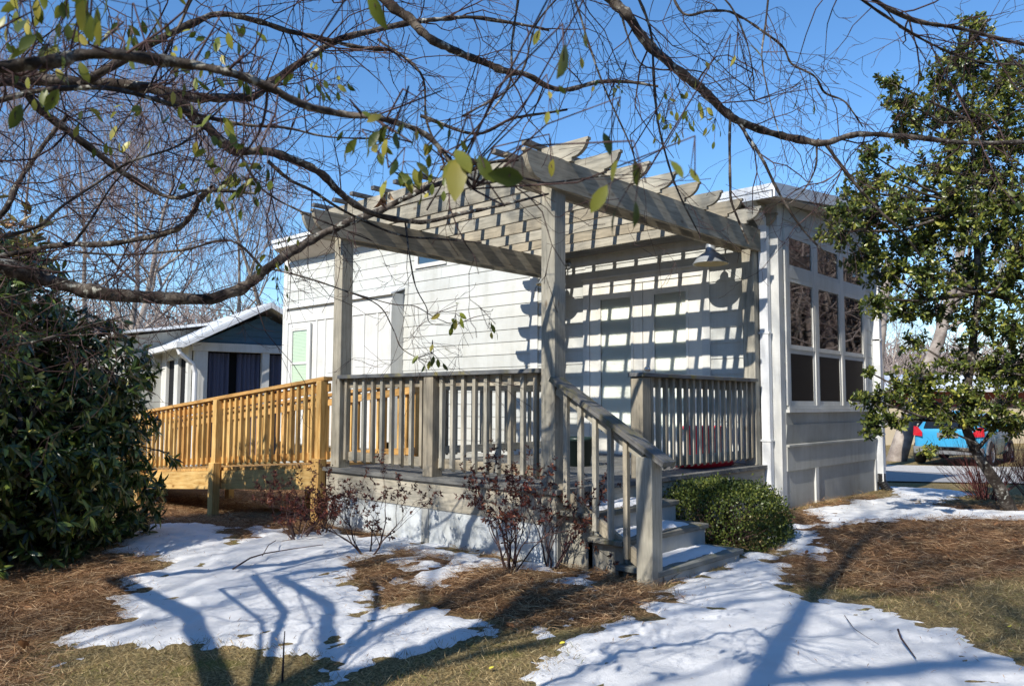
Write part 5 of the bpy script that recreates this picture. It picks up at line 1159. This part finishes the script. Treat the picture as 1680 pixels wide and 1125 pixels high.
for i, (u, v) in enumerate([(40, 1070), (832, 1023), (825, 1062), (918, 1062), (803, 1104), (1658, 1034), (1656, 1075), (1422, 1011)]):
    c = gpt(u, v, .035 if i in (7,) else .02); V_, F_ = scatter(leaf_template(.8, .2, .2), [c], [rdir(1)[0]*[1, 1, .15]], [np.array([0, 0, 1.])+rng.normal(0, .3, 3)], [.075 if i == 0 else .032])
    o = fast_mesh('fallen_leaf', V_, F_, M['deadleaf'] if i == 0 else M['yellowleaf'], smooth=True)
    tag(o, ['tan curled leaf on the mulch at the lower left', 'yellow leaf just below the straw bed', 'yellow leaf in the middle of the grass wedge between the snow patches', 'yellow leaf at the edge of the right snow patch', 'yellow-green leaf lowest in the grass wedge', 'yellow leaf on the tan lawn at the right edge', 'yellow leaf at the snow edge on the far right', 'pale yellow leaf on the open snow right of the steps'][i], 'leaf', 'fallen leaves')

# ================================================================== trees standing behind the camera (they throw the shadows)
x, y = hv(-3.0, -3.6); st91 = tree_mesh('bare_tree', 'thick-trunked forking bare tree behind the photographer throwing branch shadows on the snow', 91, 12.5, .15, 5, (2, 3), .62, .38, 'tree', 'bare trees around the site', 5, (x, y, -1.0), (M['bark'], M['twig']), .1, .008)
for (r_, f_), rz, sc_, lb in [((-1.2, -3.2), 3.6, .85, 'forking bare tree just behind the photographer, shading the right lawn'), ((.6, -3.0), 5.1, .7, 'smaller forking bare tree at the photographer\'s right shoulder'), ((-5.2, -2.2), .5, .9, 'forking bare tree left of the photographer, shading the deck'), ((-8.2, -2.6), 2.2, .8, 'forking bare tree left behind the photographer'), ((-6.4, -8.5), 4.1, 1.1, 'tall forking bare tree farther behind on the left'), ((2.4, -5.5), 1.0, .8, 'forking bare tree behind the photographer on the right'), ((-12.5, -5), 5.2, 1.05, 'wide forking bare tree far behind on the left')]:
    x, y = hv(f_, r_); o = dup(st91); o.location = (x, y, -1.0); o.rotation_euler.z = rz; o.scale = (sc_,)*3; o['label'] = lb; o['group'] = 'bare trees around the site'

# ================================================================== neighbouring house on the left
def uvec(a, b): return (np.array([RT[0], RT[1], 0])*a+fw2*b)
G = nrm(uvec(.83, .56)); D = nrm(uvec(-.56, .83)); Z3 = np.array([0, 0, 1.])
C0 = np.array([*hv(17.0, -6.8), -.75])
nh = thing('neighbour_house', 'blue-gabled house with white trim and navy curtains left of the cottage', 'house', tuple(C0))
def NP(g, d, z): return C0+G*g+D*d+Z3*z
def nbox(mb, g0, g1, d0, d1, z0, z1): mb.obox(NP((g0+g1)/2, (d0+d1)/2, (z0+z1)/2), G*(g1-g0)/2, D*(d1-d0)/2, Z3*(z1-z0)/2)
EV, RG, GW = 2.62, 3.47, 3.1
mb = MB(); mb.prism([NP(.12, .22, EV+.06), NP(GW-.12, .22, EV+.06), NP(GW/2, .22, RG-.12)], D*.06); gb = mb.build('gable', M['blue_siding'], nh)
mb = MB()
for i in range(6):
    z = EV+.1+i*.15; hw_ = (GW/2)*(1-(z-EV)/(RG-EV))-.1
    if hw_ > .15: mb.obox(NP(GW/2, .21, z), G*hw_, D*.012, Z3*.008)
mb.build('lap_line', M['blue_siding'], gb)
mb = MB(); nbox(mb, 0, GW, .1, .25, EV-.12, EV+.06); mb.build('header_beam', M['trim'], nh)
for g in (0.04, 0.16, 1.5, GW-.1): 
    mb = MB(); nbox(mb, g, g+.16, .12, .26, 0, EV-.121); mb.build('porch_post', M['trim'], nh)
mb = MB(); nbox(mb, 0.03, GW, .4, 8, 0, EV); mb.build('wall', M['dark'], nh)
def curtain(g0, g1, d, along='g', m_='curtain', z0=.15, z1=EV-.15, folds=7):
    mb = MB(); n_ = int(folds*6); P = []
    for i in range(n_+1):
        t = i/n_; off = .035*math.sin(t*folds*2*math.pi)+.015*math.sin(t*folds*5.1)
        P.append((NP(g0+(g1-g0)*t, d+off, z0), NP(g0+(g1-g0)*t, d+off, z1)) if along == 'g' else (NP(d+off, g0+(g1-g0)*t, z0), NP(d+off, g0+(g1-g0)*t, z1)))
    vs = [q for a in P for q in a]; mb.add(vs, [(2*i, 2*i+2, 2*i+3, 2*i+1) for i in range(n_)], (0, 0, 1)); return mb.build('curtain', M[m_], nh, smooth=True)
curtain(.32, .82, .30, folds=5); curtain(.98, 1.5, .30, folds=5); curtain(1.66, 2.95, .30, folds=8)
mb = MB(); ROOFT = .05
for sgn in (0, 1):
    e = NP(-.28 if sgn == 0 else GW+.28, 0, EV-.02-.12*0); r_ = NP(GW/2, 0, RG+.1)
    mb.prism([e-D*.25, r_-D*.25, r_-D*.25+Z3*ROOFT, e-D*.25+Z3*ROOFT], D*9)
rf = mb.build('roof', M['metal_white'], nh)
mb = MB()
for sgn in (0, 1):
    e = NP(-.28 if sgn == 0 else GW+.28, -.262, EV-.13); r_ = NP(GW/2, -.262, RG-.01)
    mb.prism([e+Z3*.03, r_+Z3*.03, r_+Z3*.11, e+Z3*.11], -D*.03)
mb.build('rake_board', M['metal_white'], rf)
mb = MB()
for i in range(1, 20):
    for sgn in (0,):
        e = NP(-.28, -.2+i*.45, EV-.02+ROOFT); r_ = NP(GW/2, -.2+i*.45, RG+.1+ROOFT); mb.beam(e, r_, .02, .03)
mb.build('standing_seam', M['metal_white'], rf)
mb = MB(); mb.beam(NP(-.34, -.25, EV-.03), NP(-.34, 8.7, EV-.03), .12, .12); mb.build('gutter', M['metal_white'], rf)
mb = MB(); mb.tube([NP(-.34, -.1, EV-.09), NP(-.30, -.1, EV-.2), NP(-.02, -.03, EV-.42), NP(.04, .0, EV-.6), NP(.04, .0, .2)], .05, 8); mb.build('downspout', M['metal_white'], nh)
# side wall (seen at a slant): windows with pale curtains
mb = MB(); nbox(mb, -.05, .02, .25, .5, 0, EV); nbox(mb, -.05, .02, 1.3, 1.7, 0, EV); nbox(mb, -.05, .02, 2.6, 8, 0, EV); nbox(mb, -.045, .018, .5, 2.6, 0, .55); nbox(mb, -.045, .018, .5, 2.6, EV-.25, EV); mb.build('side_wall', M['trim'], nh)
curtain(.55, 1.25, .10, 'd', 'curtain_w', .6, EV-.3, 4); curtain(1.9, 2.5, .10, 'd', 'curtain_w', .6, EV-.3, 4)
mb = MB(); nbox(mb, -.6, GW, -.4, -.1, -.1, .0) ; mb.build('porch_step', M['trim'], nh)
# taller wing behind with its own pale roof
mb = MB(); nbox(mb, -.9, 1.8, 3.2, 9, 0, 2.96); mb.prism([NP(-.9, 3.2, 2.96), NP(1.8, 3.2, 2.96), NP(1.8, 3.2, 3.42)], D*5.8); wing = mb.build('rear_wing', M['panel'], nh)
mb = MB(); mb.prism([NP(-1.2, 2.8, 2.98), NP(2.2, 2.8, 3.5), NP(2.2, 2.8, 3.56), NP(-1.2, 2.8, 3.04)], D*7); mb.build('roof', M['metal_white'], wing)

# ================================================================== far right: shed-like house, leaning tree, blue car
S0 = np.array([*hv(33, 14.6), -1.05]); gS = nrm(uvec(.96, .28)); dS = nrm(uvec(-.28, .96))
sh = thing('red_house', 'low red-walled house with a white metal roof beyond the gravel drive', 'house', tuple(S0))
def SP(g, d, z): return S0+gS*g+dS*d+Z3*z
mb = MB(); mb.obox(SP(4, 3, 1.2), gS*4.5, dS*3, Z3*1.2); mb.build('wall', mat('maroon_wall', (.28, .09, .08), .7, .2), sh)
mb = MB(); mb.obox(SP(4, -.03, .8), gS*4.5, dS*.03, Z3*.8); mb.build('lower_wall', mat('cream_wall', (.6, .52, .38), .7, .2), sh)
mb = MB(); mb.prism([SP(-1, -.6, 2.35), SP(-1, 3, 3.1), SP(-1, 6.6, 2.35), SP(-1, 6.6, 2.25), SP(-1, 3, 3.0), SP(-1, -.6, 2.25)], gS*10); mb.build('roof', M['metal_white'], sh)
for g in (0.6, 2.6, 5.2):
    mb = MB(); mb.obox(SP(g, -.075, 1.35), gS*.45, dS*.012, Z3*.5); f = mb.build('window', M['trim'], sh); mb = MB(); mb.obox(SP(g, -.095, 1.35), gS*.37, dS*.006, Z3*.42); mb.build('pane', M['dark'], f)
lt = np.array([*hv(24, 11.4), -1.0]); t = thing('leaning_tree', 'pale leaning tree trunk beyond the drive, right of the cottage corner', 'tree', tuple(lt))
la = at(1540, 560, 24); V_, F_ = tubes([[(lt-[0, 0, .3], .3), (lt*.6+la*.4, .24), (la, .18), (la+(la-lt)*.7+[0, 0, 1.2], .1)]], 10); fast_mesh('trunk', V_, F_, M['bgbark'], t, True)
out = []; r9 = np.random.default_rng(77)
for i in range(7): grow(out, la+(la-lt)*.1*i, nrm(nrm(la-lt)+r9.normal(0, .6, 3)+[0, 0, .4]), 1.7, .07, 3, r9, .55, .12, (2, 4), .008)
V_, F_ = tubes([p_ for l_, p_ in out], 4); fast_mesh('crown', V_, F_, M['bgbark'], t)
lt = np.array([*hv(21, 9.55), -1.0]); t = thing('bare_tree', 'thick pale trunk standing just behind the far corner of the cottage', 'tree', tuple(lt))
V_, F_ = tubes([[(lt-[0, 0, .3], .24), (lt+[.02, 0, 1.4], .2), (lt+[.1, 0, 3], .17), (lt+[.4, .2, 5.5], .1)]], 10); fast_mesh('trunk', V_, F_, M['bgbark'], t, True)
out = []
for i in range(8): grow(out, lt+[.1+.03*i, 0, 2.6+.3*i], nrm(r9.normal(0, .7, 3)+[0, 0, .7]), 1.1, .05, 3, r9, .55, .12, (2, 4), .007)
V_, F_ = tubes([p_ for l_, p_ in out], 4); fast_mesh('crown', V_, F_, M['bgbark'], t)

# parked car, seen from behind: local frame x = across, y = forward
cc = at(1556, 753, 21.6); ch = nrm(uvec(.66, .75)); cx_ = np.array([ch[1], -ch[0], 0])
car = thing('parked_car', 'bright blue hatchback parked on the gravel behind the holly, seen from the rear', 'car', (cc[0], cc[1], cc[2]))
def CP(x, y, z): return np.array([cc[0], cc[1], float(gz(cc[0], cc[1]))+.03])+cx_*x+ch*y+Z3*z
def section_loft(rows, name, m_, parent, smooth=True):
    n_ = len(rows[0]); vs = [CP(*p_) for r_ in rows for p_ in r_]; fs = [(j*n_+i, j*n_+i+1, (j+1)*n_+i+1, (j+1)*n_+i) for j in range(len(rows)-1) for i in range(n_-1)]
    fs += [list(range(n_))[::-1], [(len(rows)-1)*n_+i for i in range(n_)]]
    mb = MB(); mb.add(vs, fs, ch); o = mb.build(name, m_, parent, smooth=smooth)
    if smooth:
        b_ = o.modifiers.new('ss', 'SUBSURF'); b_.levels = b_.render_levels = 2
    return o
paintb = mat('blue_car_paint', (.04, .3, .52), .25, .5); paintb.node_tree.nodes['Principled BSDF'].inputs['Coat Weight'].default_value = .7
cg = mat('car_glass', (.01, .012, .015), .05, .6); cgrey = mat('grey_bumper', (.16, .165, .17), .6, .3)
tl = mat('tail_light_red', (.5, .01, .02), .15, .6); rub = mat('tyre', (.025, .025, .025), .85, .2); rim = mat('rim', (.5, .5, .52), .35, .5, .8)
def sec(y, hw_, zb, zw, zt, tw_):
    P = [(-hw_*.93, y, zb), (-hw_, y, zb+.08), (-hw_, y, zw-.12), (-hw_*.96, y, zw), (-tw_, y, zt-.06), (-tw_*.85, y, zt)]
    return P+[(-x, yy, z) for x, yy, z in P[::-1]]
section_loft([sec(.0, .80, .38, .90, .96, .66), sec(.10, .87, .30, .94, 1.12, .64), sec(.38, .89, .26, .95, 1.43, .60), sec(1.0, .90, .24, .95, 1.50, .62), sec(1.9, .90, .24, .94, 1.49, .62), sec(2.5, .90, .24, .93, 1.32, .62), sec(3.1, .89, .24, .92, .98, .68), sec(3.9, .85, .26, .80, .84, .62), sec(4.12, .74, .32, .66, .70, .5)], 'body', paintb, car)
mb = MB(); mb.prism([CP(-.60, .035, 1.0), CP(.60, .035, 1.0), CP(.52, .30, 1.38), CP(-.52, .30, 1.38)], ch*-.02); mb.build('rear_window', cg, car)
for s_ in (-1, 1):
    mb = MB(); mb.prism([CP(s_*.865, .5, 1.0), CP(s_*.865, 2.4, .99), CP(s_*.66, 2.3, 1.40), CP(s_*.66, .55, 1.42)], cx_*s_*.03); mb.build('side_window', cg, car)
    mb = MB(); mb.prism([CP(s_*.62, -.03, .78), CP(s_*.87, .06, .80), CP(s_*.86, .10, 1.05), CP(s_*.74, .0, 1.04), CP(s_*.62, -.02, .90)], -ch*.035); mb.build('tail_light', tl, car)
    mb = MB(); mb.obox(CP(s_*1.0, 2.35, 1.0), cx_*.09, ch*.06, Z3*.07); mb.build('mirror', paintb, car)
    for y in (.62, 3.25):
        mb = MB(); mb.lathe(CP(s_*.76, y, .31), [(.0, -.02), (.19, -.02), (.2, .0), (.30, -.01), (.315, .03), (.315, .16), (.30, .2), (.2, .19)], 28, cx_*s_); wh = mb.build('wheel', rub, car, smooth=True)
        mb = MB(); mb.lathe(CP(s_*.76, y, .31), [(0, .17), (.05, .185), (.06, .16), (.17, .15), (.2, .19)], 20, cx_*s_); mb.build('rim', rim, wh, smooth=True)
        mb = MB(); n_ = 14
        P = [CP(s_*.885, y+.36*math.cos(a), .31+.36*math.sin(a)) for a in np.linspace(0, math.pi, n_)]; mb.tube(P, .035, 6); mb.build('wheel_arch', cgrey, car, smooth=True)
mb = MB(); mb.prism([CP(-.84, .03, .30), CP(.84, .03, .30), CP(.87, .03, .50), CP(-.87, .03, .50)], -ch*.10); mb.build('bumper', cgrey, car, bevel=.02)
mb = MB(); mb.obox(CP(0, -.045, .46), cx_*.28, ch*.03, Z3*.05); mb.build('bumper_insert', M['black'], car)
mb = MB(); mb.obox(CP(0, -.0, .82), cx_*.26, ch*.012, Z3*.065); mb.build('number_plate', cgrey, car)
mb = MB(); mb.obox(CP(0, .28, 1.44), cx_*.5, ch*.1, Z3*.02); mb.build('spoiler', paintb, car)
mb = MB(); mb.beam(CP(-.12, .02, 1.0), CP(.3, .05, 1.06), .015, .02); mb.build('wiper', M['black'], car)
